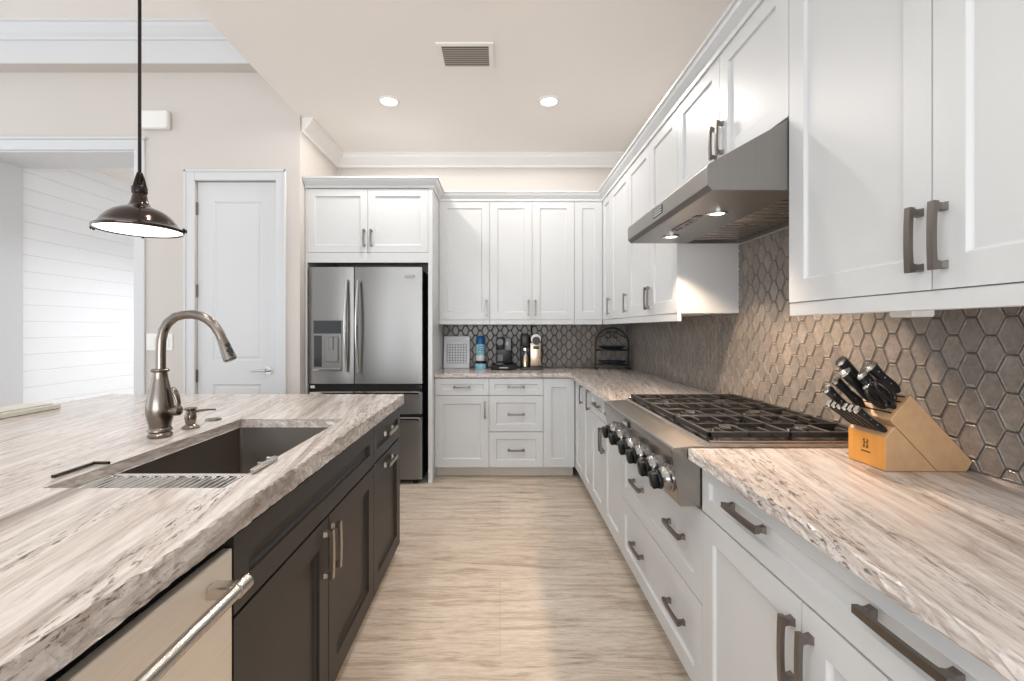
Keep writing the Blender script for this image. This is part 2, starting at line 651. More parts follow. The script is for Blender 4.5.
# door casing
dc = MB()
cw = 0.085
dc.box(DX0 - cw, DX0, YD - 0.018, YD, 0, DZ + cw, 0.004)
dc.box(DX1, DX1 + cw, YD - 0.018, YD, 0, DZ + cw, 0.004)
dc.box(DX0, DX1, YD - 0.018, YD, DZ, DZ + cw, 0.004)
dc.box(DX0 - cw, DX0 - cw + 0.018, YD - 0.026, YD - 0.018, 0, DZ + cw, 0.003)
dc.box(DX1 + cw - 0.018, DX1 + cw, YD - 0.026, YD - 0.018, 0, DZ + cw, 0.003)
dc.box(DX0 - cw, DX1 + cw, YD - 0.026, YD - 0.018, DZ + cw - 0.018, DZ + cw, 0.003)
struct(dc.obj('trim_5', M['trim']))

# panelled door


def rect(x0, x1, z0, z1, y):
    return [(x0, y, z0), (x1, y, z0), (x1, y, z1), (x0, y, z1)]


def panelled_slab(mb, x0, x1, z0, z1, yf, th, panels, steps):
    """slab with its face at y=yf (towards -y); panels recessed by the (inset, depth) steps"""
    xs = sorted({x0, x1} | {p[0] for p in panels} | {p[1] for p in panels})
    zs = sorted({z0, z1} | {p[2] for p in panels} | {p[3] for p in panels})
    b = bmesh.new()

    def quad(pts):
        b.faces.new([b.verts.new(p) for p in pts])
    for i in range(len(xs) - 1):
        for j in range(len(zs) - 1):
            cx, cz = (xs[i] + xs[i + 1]) / 2, (zs[j] + zs[j + 1]) / 2
            if any(p[0] < cx < p[1] and p[2] < cz < p[3] for p in panels):
                continue
            quad(rect(xs[i], xs[i + 1], zs[j], zs[j + 1], yf))
    for p in panels:
        prev = rect(p[0], p[1], p[2], p[3], yf)
        for ins, dep in steps:
            cur = rect(p[0] + ins, p[1] - ins, p[2] + ins, p[3] - ins, yf + dep)
            for k in range(4):
                quad([prev[k], prev[(k + 1) % 4], cur[(k + 1) % 4], cur[k]])
            prev = cur
        quad(prev)
    e = 0.0012
    fr, bk = rect(x0, x1, z0, z1, yf), rect(x0, x1, z0, z1, yf + th)
    for k in range(4):
        quad([fr[k], bk[k], bk[(k + 1) % 4], fr[(k + 1) % 4]])
    quad(bk[::-1])
    bmesh.ops.remove_doubles(b, verts=b.verts[:], dist=1e-5)
    bmesh.ops.recalc_face_normals(b, faces=b.faces[:])
    mb.add(b)


DOOR_STEPS = [(0.008, 0.006), (0.018, 0.009), (0.030, 0.004), (0.05, 0.003)]
dr = bpy.data.objects.new('door_1', None)
COL.objects.link(dr)
dr.location = ((DX0 + DX1) / 2, YD + 0.02, 0)
tag(struct(dr), 'white two-panel interior door left of the fridge', 'door')
hw = (DX1 - DX0) / 2 - 0.004
mb = MB()
panelled_slab(mb, -hw, hw, 0.008, DZ - 0.006, 0, 0.04, [(-hw + 0.125, hw - 0.125, 1.04, 2.35), (-hw + 0.125, hw - 0.125, 0.25, 0.845)], DOOR_STEPS)
mb.obj('door_slab', M['trim'], dr)
hnd = MB()
hnd.tube([(hw - 0.07, 0, 0.957), (hw - 0.07, -0.012, 0.957)], 0.032, 24)
hnd.tube([(hw - 0.07, -0.012, 0.957), (hw - 0.07, -0.05, 0.957)], 0.011, 16)
hnd.tube([(hw - 0.07, -0.05, 0.957), (hw - 0.11, -0.055, 0.962), (hw - 0.15, -0.052, 0.96), (hw - 0.195, -0.05, 0.955)], [0.011, 0.010, 0.008, 0.007], 14)
hnd.obj('handle', M['chrome'], dr, smooth=True)
for hz in (2.29, 1.615, 0.915):
    h = MB()
    h.box(-hw - 0.012, -hw + 0.006, -0.012, -0.0005, hz - 0.05, hz + 0.05, 0.002)
    h.tube([(-hw - 0.003, -0.012, hz - 0.052), (-hw - 0.003, -0.012, hz + 0.052)], 0.007, 10)
    h.obj('hinge', M['nickel'], dr)

# ------------------------------------------------------------------ cabinets
STEPS = [(0.0015, 0.001), (0.005, 0.009), (0.008, 0.0105), (0.010, 0.0105)]


DARK_STEPS = [(0.0015, 0.001), (0.002, 0.009), (0.010, 0.015), (0.012, 0.015)]


def shaker(name, mat, parent, x0, x1, z0, z1, fw=0.07, th=0.02):
    g = 0.0026 if mat is M['dark'] else 0.0017
    mb = MB()
    x0, x1, z0, z1 = x0 + g, x1 - g, z0 + g, z1 - g
    panelled_slab(mb, x0, x1, z0, z1, -th, th - 0.0005, [(x0 + fw, x1 - fw, z0 + fw, z1 - fw)], DARK_STEPS if mat is M['dark'] else STEPS)
    return mb.obj(name, mat, parent)


def pull(parent, cx, cz, length, vertical, y=-0.02, mat=None, w=0.015, name='handle'):
    """a flat arched bar on two flared posts"""
    mb = MB()
    h = length / 2
    so = 0.030
    n = 12
    top, bot = [], []
    for i in range(n + 1):
        t = -1 + 2 * i / n
        bow = -so - 0.002 * (1 - t * t)
        top.append((t * h, bow))
        bot.append((t * h * 0.985, bow + 0.009 + 0.003 * t ** 4))
    poly = top + bot[::-1]
    b = bmesh.new()
    A, B = [], []
    for u, v in poly:
        A.append(b.verts.new((u, y + v, -w / 2)))
        B.append(b.verts.new((u, y + v, w / 2)))
    m = len(poly)
    for k in range(m):
        b.faces.new((A[k], A[(k + 1) % m], B[(k + 1) % m], B[k]))
    for k in range(n):
        b.faces.new((A[k], A[k + 1], A[m - 2 - k], A[m - 1 - k]))
        b.faces.new((B[k], B[k + 1], B[m - 2 - k], B[m - 1 - k]))
    bmesh.ops.recalc_face_normals(b, faces=b.faces[:])
    mb.add(b)
    for s in (-1, 1):
        u = s * (h - 0.012)
        mb.rings([[(u - 0.009, y, -w * .62), (u + 0.009, y, -w * .62), (u + 0.009, y, w * .62), (u - 0.009, y, w * .62)],
                  [(u - 0.007, y - 0.012, -w * .45), (u + 0.007, y - 0.012, -w * .45), (u + 0.007, y - 0.012, w * .45), (u - 0.007, y - 0.012, w * .45)],
                  [(u - 0.010, y - so + 0.004, -w * .5), (u + 0.010, y - so + 0.004, -w * .5), (u + 0.010, y - so + 0.004, w * .5), (u - 0.010, y - so + 0.004, w * .5)]])
    if vertical:
        mb.bm.transform(Matrix.Rotation(PI / 2, 4, 'Y'))
    mb.bm.transform(Matrix.Translation((cx, 0, cz)))
    return mb.obj(name, mat or M['nickel'], parent)


def cabinet(name, label, cat, group, loc, rz, W, D, z0, z1, fronts, mat, toe=None, rail=None, carcass=True, rail_ends=False):
    """local x to the right along the front, y into the carcass, z world height; fronts: (kind,x0,x1,z0,z1,pulls)"""
    t = thing(name, label, cat, (loc[0], loc[1], 0), rz, group)
    if carcass:
        mb = MB()
        mb.box(0.0008, W - 0.0008, 0, D, z0, z1)
        mb.obj('carcass', mat, t)
    if toe:
        MB().box(0.0008, W - 0.0008, toe[0], D, 0.0, z0 - 0.0005).obj('toe_kick', toe[1], t)
    if rail:
        MB().box(0.0008, W - 0.0008, -0.018, 0.004, rail, z0 - 0.0005, 0.002).obj('light_rail', mat, t)
    for f in fronts:
        kind, x0, x1, fz0, fz1, pulls = f[:6]
        fw = f[6] if len(f) > 6 else (0.07 if kind == 'door' else 0.045)
        o = shaker(kind, mat, t, x0, x1, fz0, fz1, fw)
        for (vert, px, pz, ln) in pulls:
            if mat is M['dark']:
                pull(o, px, pz, ln, vert, mat=M['island_pull'], w=0.019)
            else:
                pull(o, px, pz, ln, vert)
    return t


WH = M['white']
TOE = (0.075, M['toe'])
# --- base cabinets on the back wall (face Y=3.97, face panels at 3.95)
YF = 3.968
GB = 'white base cabinets along the back wall'
xa, xb, xc, xd = -0.565, -0.096, 0.375, 0.648
wA = xb - xa
cabinet('base_cabinet', 'white base cabinet beside the fridge with one drawer over one door', 'cabinet', GB, (xa, YF), 0, wA, 0.61, 0.10, 0.872,
        [('drawer', 0, wA, 0.725, 0.868, [(False, wA / 2, 0.795, 0.15)]), ('door', 0, wA, 0.10, 0.722, [(True, wA - 0.035, 0.60, 0.15)])], WH, TOE)
wB = xc - xb
cabinet('base_cabinet', 'white base cabinet with a stack of three drawers under the coffee makers', 'cabinet', GB, (xb, YF), 0, wB, 0.61, 0.10, 0.872,
        [('drawer', 0, wB, 0.725, 0.868, [(False, wB / 2, 0.795, 0.15)]), ('drawer', 0, wB, 0.41, 0.722, [(False, wB / 2, 0.56, 0.15)], 0.06),
         ('drawer', 0, wB, 0.10, 0.407, [(False, wB / 2, 0.25, 0.15)], 0.06)], WH, TOE)
wC = xd - xc
cabinet('base_cabinet', 'white base cabinet with one tall plain door in the far corner', 'cabinet', GB, (xc, YF), 0, wC, 0.61, 0.10, 0.872,
        [('door', 0, wC, 0.10, 0.868, [])], WH, TOE)

# --- base cabinets on the right run (face X=0.65)
XF = 0.672
RZ = -PI / 2
GR = 'white base cabinets along the right wall'


def rcab(y_far, y_near, label, fronts, z1=0.872, group=GR, D=0.61, **k):
    return cabinet('base_cabinet', label, 'cabinet', group, (XF, y_far), RZ, y_far - y_near, D, 0.10, z1, fronts, WH, TOE, **k)


y0, y1, y2, y3, y4, y5 = 3.945, 3.55, 3.27, 2.437, 1.468, 0.498
rcab(y0, y1, 'narrow white base cabinet next to the inside corner, full height door', [('door', 0, y0 - y1, 0.10, 0.868, [(True, y0 - y1 - 0.03, 0.785, 0.15)])])
rcab(y1, y2, 'narrow white base cabinet second from the inside corner, full height door', [('door', 0, y1 - y2, 0.10, 0.868, [(True, y1 - y2 - 0.03, 0.785, 0.15)], 0.06)])
W = y2 - y3
rcab(y2, y3, 'white base cabinet left of the rangetop with two drawers over two doors',
     [('drawer', 0, W / 2, 0.715, 0.868, [(False, 0.25, 0.795, 0.155)]), ('drawer', W / 2, W, 0.715, 0.868, [(False, W - 0.215, 0.795, 0.155)]),
      ('door', 0, W / 2, 0.10, 0.712, [(True, W / 2 - 0.03, 0.60, 0.15)]), ('door', W / 2, W, 0.10, 0.712, [(True, W / 2 + 0.03, 0.60, 0.15)])])
W = y3 - y4
rcab(y3, y4, 'white base cabinet with two deep drawers under the rangetop',
     [('drawer', 0, W, 0.41, 0.712, [(False, 0.302, 0.565, 0.155), (False, W - 0.207, 0.565, 0.155)], 0.06),
      ('drawer', 0, W, 0.10, 0.407, [(False, 0.302, 0.262, 0.155), (False, W - 0.207, 0.262, 0.155)], 0.06)], z1=0.715)
W = y4 - y5
rcab(y4, y5, 'nearest white base cabinet at right, wide drawer over two doors, below knife block',
     [('drawer', 0, W, 0.715, 0.868, [(False, 0.272, 0.806, 0.172), (False, W - 0.222, 0.806, 0.172)]),
      ('door', 0, W / 2, 0.10, 0.712, [(True, W / 2 - 0.03, 0.588, 0.15)]), ('door', W / 2, W, 0.10, 0.712, [(True, W / 2 + 0.03, 0.588, 0.15)])])

# --- wall cabinets
UB, UT = 1.385, 2.49
RAIL = 1.342
YU = 4.236
XU = 0.97
GU = 'white wall cabinets over the back counter'
ux = [-0.565, -0.095, 0.297, 0.689, 0.949]
w1 = ux[1] - ux[0]
cabinet('wall_cabinet', 'white single door wall cabinet next to the fridge surround', 'cabinet', GU, (ux[0], YU), 0, w1, YB - YU, UB, UT,
        [('door', 0, w1, UB, UT, [(True, w1 - 0.032, UB + 0.11, 0.15)])], WH, None, RAIL)
w2 = ux[3] - ux[1]
cabinet('wall_cabinet', 'white double door wall cabinet above the coffee makers', 'cabinet', GU, (ux[1], YU), 0, w2, YB - YU, UB, UT,
        [('door', 0, w2 / 2, UB, UT, [(True, w2 / 2 - 0.032, UB + 0.11, 0.15)]), ('door', w2 / 2, w2, UB, UT, [(True, w2 / 2 + 0.032, UB + 0.11, 0.15)])], WH, None, RAIL)
w3 = ux[4] - ux[3]
cabinet('wall_cabinet', 'white narrow wall cabinet over the plate stand, door without a handle', 'cabinet', GU, (ux[3], YU), 0, w3, YB - YU, UB, UT,
        [('door', 0, w3, UB, UT, [])], WH, None, RAIL)
GV = 'white wall cabinets along the right wall'


def rwall(y_far, y_near, label, fronts, z0=UB, rail=RAIL, name='wall_cabinet'):
    return cabinet(name, label, 'cabinet', GV, (XU, y_far), RZ, y_far - y_near, XW - XU, z0, UT, fronts, WH, None, rail)


v = [4.215, 3.895, 3.375, 2.885, 2.44, 1.970, 1.497, 1.0006, 0.50]
W = v[0] - v[1]
rwall(v[0], v[1], 'narrow white wall cabinet in the far right corner, handle low', [('door', 0, W, UB, UT, [(True, W - 0.032, UB + 0.11, 0.145)])])
W = v[1] - v[2]
rwall(v[1], v[2], 'white single door wall cabinet second from the far right corner', [('door', 0, W, UB, UT, [(True, W - 0.032, UB + 0.11, 0.145)])])
W = v[2] - v[4]
m = v[2] - v[3]
rwall(v[2], v[4], 'white double door wall cabinet at the far side of the range hood',
      [('door', 0, m, UB, UT, [(True, m - 0.03, UB + 0.11, 0.145)]), ('door', m, W, UB, UT, [(True, m + 0.03, UB + 0.11, 0.145)])])
W = v[4] - v[6]
m = v[4] - v[5]
rwall(v[4], v[6], 'short white double door wall cabinet above the range hood',
      [('door', 0, m, 2.0, UT, [(True, m - 0.03, 2.115, 0.145)]), ('door', m, W, 2.0, UT, [(True, m + 0.03, 2.115, 0.145)])], 2.0, None)
W = v[6] - v[8]
m = v[6] - v[7]
near = rwall(v[6], v[8], 'nearest white double door wall cabinet, above the knife block',
             [('door', 0, m, UB, UT, [(True, m - 0.028, 1.50, 0.148)]), ('door', m, W, UB, UT, [(True, m + 0.028, 1.50, 0.148)])])

# --- fridge surround
YS = 3.84
sr = thing('fridge_surround', 'white tall cabinet surround with two doors above the stainless fridge', 'cabinet', (-1.1, YS, 0))
ox = 1.1
fl, fi0, fi1, frr = XL + 0.004 + ox, -1.622 + ox + 0.005, -0.603 + ox, -0.567 + ox
MB().box(fl, fi0, -0.02, YB - YS - 0.002, 0, UT, 0.0015).obj('side_panel', WH, sr)
MB().box(fi1, frr - 0.0, -0.02, YB - YS - 0.002, 0, UT, 0.0015).obj('side_panel', WH, sr)
MB().box(fi0, fi1, 0, YB - YS - 0.002, 1.94, UT).obj('carcass', WH, sr)
MB().box(fi0, fi1, -0.02, 0.0, 1.858, 1.94, 0.001).obj('filler_rail', WH, sr)
mid = -1.11 + ox
d = shaker('door', WH, sr, fi0, mid, 1.942, 2.478, 0.06)
pull(d, mid - 0.03, 2.062, 0.145, True)
d = shaker('door', WH, sr, mid, fi1, 1.942, 2.478, 0.06)
pull(d, mid + 0.03, 2.062, 0.145, True)

# crown moulding on the cabinets, one continuous run
cr = MB()
cp = [(0, UT - 0.008), (0.010, UT - 0.008), (0.012, UT + 0.012), (0.022, UT + 0.022), (0.040, UT + 0.042), (0.046, UT + 0.056), (0.055, UT + 0.060), (0.055, UT + 0.076), (0, UT + 0.076)]
fX0, fX1 = XL + 0.004, -0.567
cr.sweep([(fX0, YS - 0.02), (fX1, YS - 0.02), (fX1, YU - 0.02), (XU - 0.02, YU - 0.02), (XU - 0.02, 0.50)], cp)
# flat tops behind the moulding
cr.box(fX0, fX1, YS - 0.018, YB, UT + 0.0005, UT + 0.02)
cr.box(fX1, XW, YU - 0.018, YB, UT + 0.0005, UT + 0.02)
cr.box(XU - 0.018, XW, 0.5, YU - 0.018, UT + 0.0005, UT + 0.02)
struct(cr.obj('trim_6', M['white']))

# ------------------------------------------------------------------ tile backsplash
HH, CP, FL, SL = 0.0965, 0.0495, 0.0268, 0.0227     # tile height, column pitch, flat edge, slanted run


def clip_poly(poly, umin, umax, vmin, vmax):
    def cut(pts, f, inter):
        out = []
        for i, p in enumerate(pts):
            q = pts[(i + 1) % len(pts)]
            if f(p):
                out.append(p)
                if not f(q):
                    out.append(inter(p, q))
            elif f(q):
                out.append(inter(p, q))
        return out

    def iu(c):
        return lambda p, q: (c, p[1] + (q[1] - p[1]) * (c - p[0]) / (q[0] - p[0]))

    def iv(c):
        return lambda p, q: (p[0] + (q[0] - p[0]) * (c - p[1]) / (q[1] - p[1]), c)
    for f, it in ((lambda p: p[0] >= umin, iu(umin)), (lambda p: p[0] <= umax, iu(umax)), (lambda p: p[1] >= vmin, iv(vmin)), (lambda p: p[1] <= vmax, iv(vmax))):
        if not poly:
            return []
        poly = cut(poly, f, it)
    return poly


def backsplash(name, to3, umin, umax, vmin, vmax_of):
    """hexagonal tiles; to3(u, v, h) -> point, h = height off the wall"""
    b = bmesh.new()
    lay = b.loops.layers.color.new('tint')
    rnd = random.Random(3)
    c0 = int(math.floor(umin / CP)) - 1
    c1 = int(math.ceil(umax / CP)) + 1
    for ci in range(c0, c1 + 1):
        cu = ci * CP
        off = 0.0 if ci % 2 == 0 else HH / 2
        vm = vmax_of(cu)
        nrow = int((vm - vmin) / HH) + 3
        for ri in range(-1, nrow):
            cv = vmin + 0.03 + off + ri * HH
            hexa = [(cu - FL / 2, cv - HH / 2), (cu + FL / 2, cv - HH / 2), (cu + FL / 2 + SL, cv), (cu + FL / 2, cv + HH / 2), (cu - FL / 2, cv + HH / 2), (cu - FL / 2 - SL, cv)]
            pl = clip_poly(hexa, umin, umax, vmin, vm)
            pl2 = []
            for p in pl:
                if not pl2 or math.hypot(p[0] - pl2[-1][0], p[1] - pl2[-1][1]) > 1e-5:
                    pl2.append(p)
            if len(pl2) > 2 and math.hypot(pl2[0][0] - pl2[-1][0], pl2[0][1] - pl2[-1][1]) < 1e-5:
                pl2.pop()
            if len(pl2) < 3:
                continue
            mx = sum(p[0] for p in pl2) / len(pl2)
            mz = sum(p[1] for p in pl2) / len(pl2)
            ar = 0.5 * abs(sum(pl2[i][0] * pl2[(i + 1) % len(pl2)][1] - pl2[(i + 1) % len(pl2)][0] * pl2[i][1] for i in range(len(pl2))))
            if ar < 6e-5:
                continue
            per = sum(math.hypot(pl2[i][0] - pl2[(i + 1) % len(pl2)][0], pl2[i][1] - pl2[(i + 1) % len(pl2)][1]) for i in range(len(pl2)))
            inr = 2 * ar / per
            t = rnd.uniform(0.88, 1.0)
            tint = (t, t * rnd.uniform(0.985, 0.995), t * rnd.uniform(0.965, 0.98), 1)
            tilt = (rnd.uniform(-1, 1) * 0.012, rnd.uniform(-1, 1) * 0.012)
            loops = []
            for ins, hh in ((0.0012, 0.0010), (0.0019, 0.0060), (0.0042, 0.0078), (0.0072, 0.0060), (0.0092, 0.0058)):
                k = max(0.05, 1 - ins / max(inr, 1e-4))
                loops.append([b.verts.new(to3(mx + (p[0] - mx) * k, mz + (p[1] - mz) * k, hh + (tilt[0] * (p[0] - mx) + tilt[1] * (p[1] - mz)) * k)) for p in pl2])
            fs = []
            n = len(pl2)
            for a, c in zip(loops, loops[1:]):
                for k in range(n):
                    fs.append(b.faces.new((a[k], a[(k + 1) % n], c[(k + 1) % n], c[k])))
            fs.append(b.faces.new(loops[-1]))
            for f in fs:
                for lp in f.loops:
                    lp[lay] = tint
    bmesh.ops.recalc_face_normals(b, faces=b.faces[:])
    me = bpy.data.meshes.new(name)
    # face outward: flip if the average normal points into the wall
    nn = sum((f.normal * f.calc_area() for f in b.faces), Vector())
    out = Vector(to3(0, 0, 1)) - Vector(to3(0, 0, 0))
    if nn.dot(out) < 0:
        bmesh.ops.reverse_faces(b, faces=b.faces[:])
    b.to_mesh(me)
    b.free()
    me.materials.append(M['tile'])
    o = bpy.data.objects.new(name, me)
    COL.objects.link(o)
    return o


t1 = backsplash('tile_backsplash', lambda u, v_, h: (XW - 0.003 - h, u, v_), 0.50, YB - 0.012, CT + 0.001,
                lambda u: 1.752 if 1.51 < u < 2.43 else UB - 0.002)
tag(t1, 'grey glazed hexagon tile backsplash on the right wall behind the rangetop', 'backsplash')
g = MB()
g.box(XW - 0.003, XW - 0.0002, 0.5, YB - 0.004, CT + 0.001, UB - 0.002)
g.box(XW - 0.003, XW - 0.0002, 1.50, 2.437, UB - 0.002, 1.752)
g.obj('grout', M['grout'], t1)
t2 = backsplash('tile_backsplash', lambda u, v_, h: (u, YB - 0.003 - h, v_), -0.565, XW - 0.012, CT + 0.001, lambda u: UB - 0.002)
tag(t2, 'grey glazed hexagon tile backsplash on the back wall behind the coffee makers', 'backsplash')
MB().box(-0.565, XW - 0.0045, YB - 0.003, YB - 0.0002, CT + 0.001, UB - 0.002).obj('grout', M['grout'], t2)

# ------------------------------------------------------------------ countertops with chiselled edges


def slab(name, outer, holes, z0, z1, mat, rough_amp=0.003, step=0.02, smooth_sides=(), hole_z0=None):
    """outer/holes: XY polygons; sides in smooth_sides (index of outer edge) stay straight"""
    rnd = random.Random(11)
    b = bmesh.new()
    zbot = z0
    if hole_z0 is None:
        hole_z0 = z0

    def ring(poly, amp, skip=()):
        pts = []
        n = len(poly)
        area = sum(poly[i][0] * poly[(i + 1) % n][1] - poly[(i + 1) % n][0] * poly[i][1] for i in range(n))
        sgn = 1 if area > 0 else -1
        for i in range(n):
            a, c = Vector(poly[i]), Vector(poly[(i + 1) % n])
            d = c - a
            ln = d.length
            k = max(1, int(ln / step)) if i not in skip else 1
            nr = Vector((d.y, -d.x)).normalized() * sgn
            for j in range(k):
                pts.append((a + d * (j / k), nr, 0 if (i in skip or j == 0) else amp))
        return pts

    def build(pts, inward):
        lv = []
        z0 = hole_z0 if inward else zbot
        zs = [(z1, 0.002), (z1 - 0.004, 0.0), (z1 - (z1 - z0) * 0.33, 0), (z1 - (z1 - z0) * 0.68, 0), (z0 + 0.003, 0.0), (z0, 0.002)]
        for zi, (z, ins) in enumerate(zs):
            row = []
            for p, nr, amp in pts:
                j = rnd.uniform(-amp, amp * 0.4) if amp else 0
                if zi in (0, 5):
                    j = j * 0.5
                q = p + nr * (j - ins)
                row.append(b.verts.new((q.x, q.y, z + (rnd.uniform(-amp, 0) * 0.3 if zi == 0 else 0))))
            lv.append(row)
        n = len(pts)
        for a, c in zip(lv, lv[1:]):
            for k in range(n):
                b.faces.new((a[k], a[(k + 1) % n], c[(k + 1) % n], c[k]))
        return lv[0], lv[-1]
    tops, bots = [], []
    opts = ring(outer, rough_amp, smooth_sides)
    t, bt = build(opts, False)
    if hole_z0 != zbot:                     # mitred apron: thick at the rim, thinner slab inside it
        n = len(opts)
        cx = sum(p[0] for p in outer) / len(outer)
        cy = sum(p[1] for p in outer) / len(outer)
        prev = bt
        for zi in (zbot, hole_z0):
            row = []
            for p, nr, amp in opts:
                hxx = max(abs(o_[0] - cx) for o_ in outer)
                hyy = max(abs(o_[1] - cy) for o_ in outer)
                q = Vector((cx + (p.x - cx) * (hxx - 0.028) / hxx, cy + (p.y - cy) * (hyy - 0.028) / hyy))
                row.append(b.verts.new((q.x, q.y, zi)))
            for k in range(n):
                b.faces.new((prev[k], prev[(k + 1) % n], row[(k + 1) % n], row[k]))
            prev = row
        bt = prev
    tops.append(t)
    bots.append(bt)
    for hpoly in holes:
        t, bt = build(ring(hpoly[::-1], rough_amp * 0.25), True)
        tops.append(t)
        bots.append(bt)
    for grp in (tops, bots):
        es = []
        for row in grp:
            for k in range(len(row)):
                e = b.edges.get((row[k], row[(k + 1) % len(row)]))
                es.append(e)
        bmesh.ops.triangle_fill(b, use_beauty=True, use_dissolve=False, edges=es)
    bmesh.ops.dissolve_degenerate(b, dist=1e-6, edges=b.edges[:])
    bmesh.ops.recalc_face_normals(b, faces=b.faces[:])
    me = bpy.data.meshes.new(name)
    b.to_mesh(me)
    b.free()
    me.materials.append(mat)
    o = bpy.data.objects.new(name, me)
    COL.objects.link(o)
    return o


XC = 0.6075
c1 = slab('countertop', [(-0.565, 3.936), (XC, 3.936), (XC, 2.437), (XW - 0.001, 2.437), (XW - 0.001, YB - 0.001), (-0.565, YB - 0.001)], [], 0.879, CT, M['gr_run'],
          0.0025, 0.025, (2, 3, 4, 5))
tag(c1, 'L-shaped brown veined granite countertop along the back wall and corner', 'countertop')
c2 = slab('countertop', [(XC, 0.488), (XW - 0.001, 0.488), (XW - 0.001, 1.468), (XC, 1.468)], [], 0.879, CT, M['gr_run'], 0.005, 0.016, (0, 1, 2))
tag(c2, 'brown veined granite countertop nearest at right, under the knife block', 'countertop')
MB().box(0.618, XW - 0.01, 0.498, 1.462, 0.8735, 0.8785).obj('substrate', M['substrate'], c2)
MB().box(0.618, XW - 0.01, 2.443, YB - 0.6, 0.8725, 0.8785).obj('substrate', M['substrate'], c1)

# ------------------------------------------------------------------ island
XI = -0.569
YI = 2.695
SX0, SX1, SY0, SY1 = -1.110, -0.668, 1.100, 1.945
isl = slab('island_countertop', [(-2.30, 0.25), (XI, 0.25), (XI, YI), (-2.30, YI)], [[(SX0, SY0), (SX1, SY0), (SX1, SY1), (SX0, SY1)]], 0.857, CT, M['gr_island'], 0.006, 0.016, (0,), 0.880)
tag(isl, 'wide beige veined granite island top with a sink cut-out', 'countertop')
DK = M['dark']
XIF = -0.600
RZI = PI / 2


def icab(yn, yf, label, fronts, carcass=True, name='island_cabinet'):
    return cabinet(name, label, 'cabinet', 'dark cabinets under the island top', (XIF, yn), RZI, yf - yn, 0.595, 0.062, 0.854, fronts, DK, (0.07, M['dark']), None, carcass)


ya, yb_, yc = 0.989, 2.092, 2.636
W = yb_ - ya
sb = icab(ya, yb_, 'dark brown island sink cabinet with false front over two doors',
          [('false_front', 0, W, 0.673, 0.850, [], 0.06), ('door', 0, W / 2, 0.062, 0.670, [(True, W / 2 - 0.035, 0.555, 0.16)], 0.075), ('door', W / 2, W, 0.062, 0.670, [(True, W / 2 + 0.035, 0.555, 0.16)], 0.075)], carcass=False)
cc = MB()
cc.box(0.001, W - 0.001, 0, 0.595, 0.062, 0.60)
cc.box(0.001, 0.02, 0, 0.595, 0.60, 0.854)
cc.box(W - 0.02, W - 0.001, 0, 0.595, 0.60, 0.854)
cc.box(0.02, W - 0.02, 0, 0.03, 0.60, 0.854)
cc.obj('carcass', DK, sb)
W = yc - yb_
icab(yb_, yc, 'dark brown island end cabinet near the fridge, drawer over pull-out door',
     [('drawer', 0, W, 0.678, 0.850, [(False, W / 2, 0.775, 0.18)], 0.05), ('door', 0, W, 0.062, 0.675, [(False, W / 2, 0.618, 0.18)], 0.075)])
ib = MB()
ib.box(-1.95, XIF - 0.5965, 0.30, yc, 0.0, 0.854)
ib.box(-1.195, XIF - 0.0, 0.30, 0.388, 0.0, 0.854)
o = recentre(ib.obj('kitchen_island', DK))
tag(o, 'dark brown island body behind the cabinets, under the stone overhang', 'island')

# dishwasher
dwW = ya - 0.39
dw = thing('dishwasher', 'stainless dishwasher with a long tubular handle in the island', 'dishwasher', (XIF, 0.39, 0), RZI)
MB().box(0.003, dwW - 0.003, 0.002, 0.57, 0.10, 0.826).obj('tub', M['matte_black'], dw)
MB().box(0.003, dwW - 0.003, -0.020, 0.001, 0.115, 0.826, 0.003, 2).obj('door', M['dish_steel'], dw)
MB().box(0.003, dwW - 0.003, 0.06, 0.09, 0.0, 0.0995).obj('toe_kick', M['matte_black'], dw)
MB().box(0.003, dwW - 0.003, 0.02, 0.57, 0.827, 0.852).obj('top_gap_panel', M['matte_black'], dw)
hb = MB()
hb.tube([(0.045, -0.072, 0.775), (dwW - 0.045, -0.072, 0.775)], 0.0135, 24)
hb.tube([(dwW - 0.080, -0.072, 0.775), (dwW - 0.043, -0.072, 0.775)], 0.0160, 24)
hb.tube([(0.043, -0.072, 0.775), (0.080, -0.072, 0.775)], 0.0160, 24)
for u in (0.075, dwW - 0.075):
    hb.box(u - 0.016, u + 0.016, -0.068, -0.0195, 0.762, 0.788, 0.003)
hb.obj('handle', M['satin'], dw, smooth=True)

# sink
sk = thing('sink', 'dark stainless undermount sink set in the island top', 'sink', ((SX0 + SX1) / 2, (SY0 + SY1) / 2, 0.62))
hx, hy = (SX1 - SX0) / 2 + 0.004, (SY1 - SY0) / 2 + 0.004


def rrect(hx, hy, r, z, n=5):
    pts = []
    for cx, cy, a0 in ((hx - r, hy - r, 0), (-hx + r, hy - r, PI / 2), (-hx + r, -hy + r, PI), (hx - r, -hy + r, 1.5 * PI)):
        for k in range(n + 1):
            a = a0 + PI / 2 * k / n
            pts.append((cx + r * math.cos(a), cy + r * math.sin(a), z))
    return pts


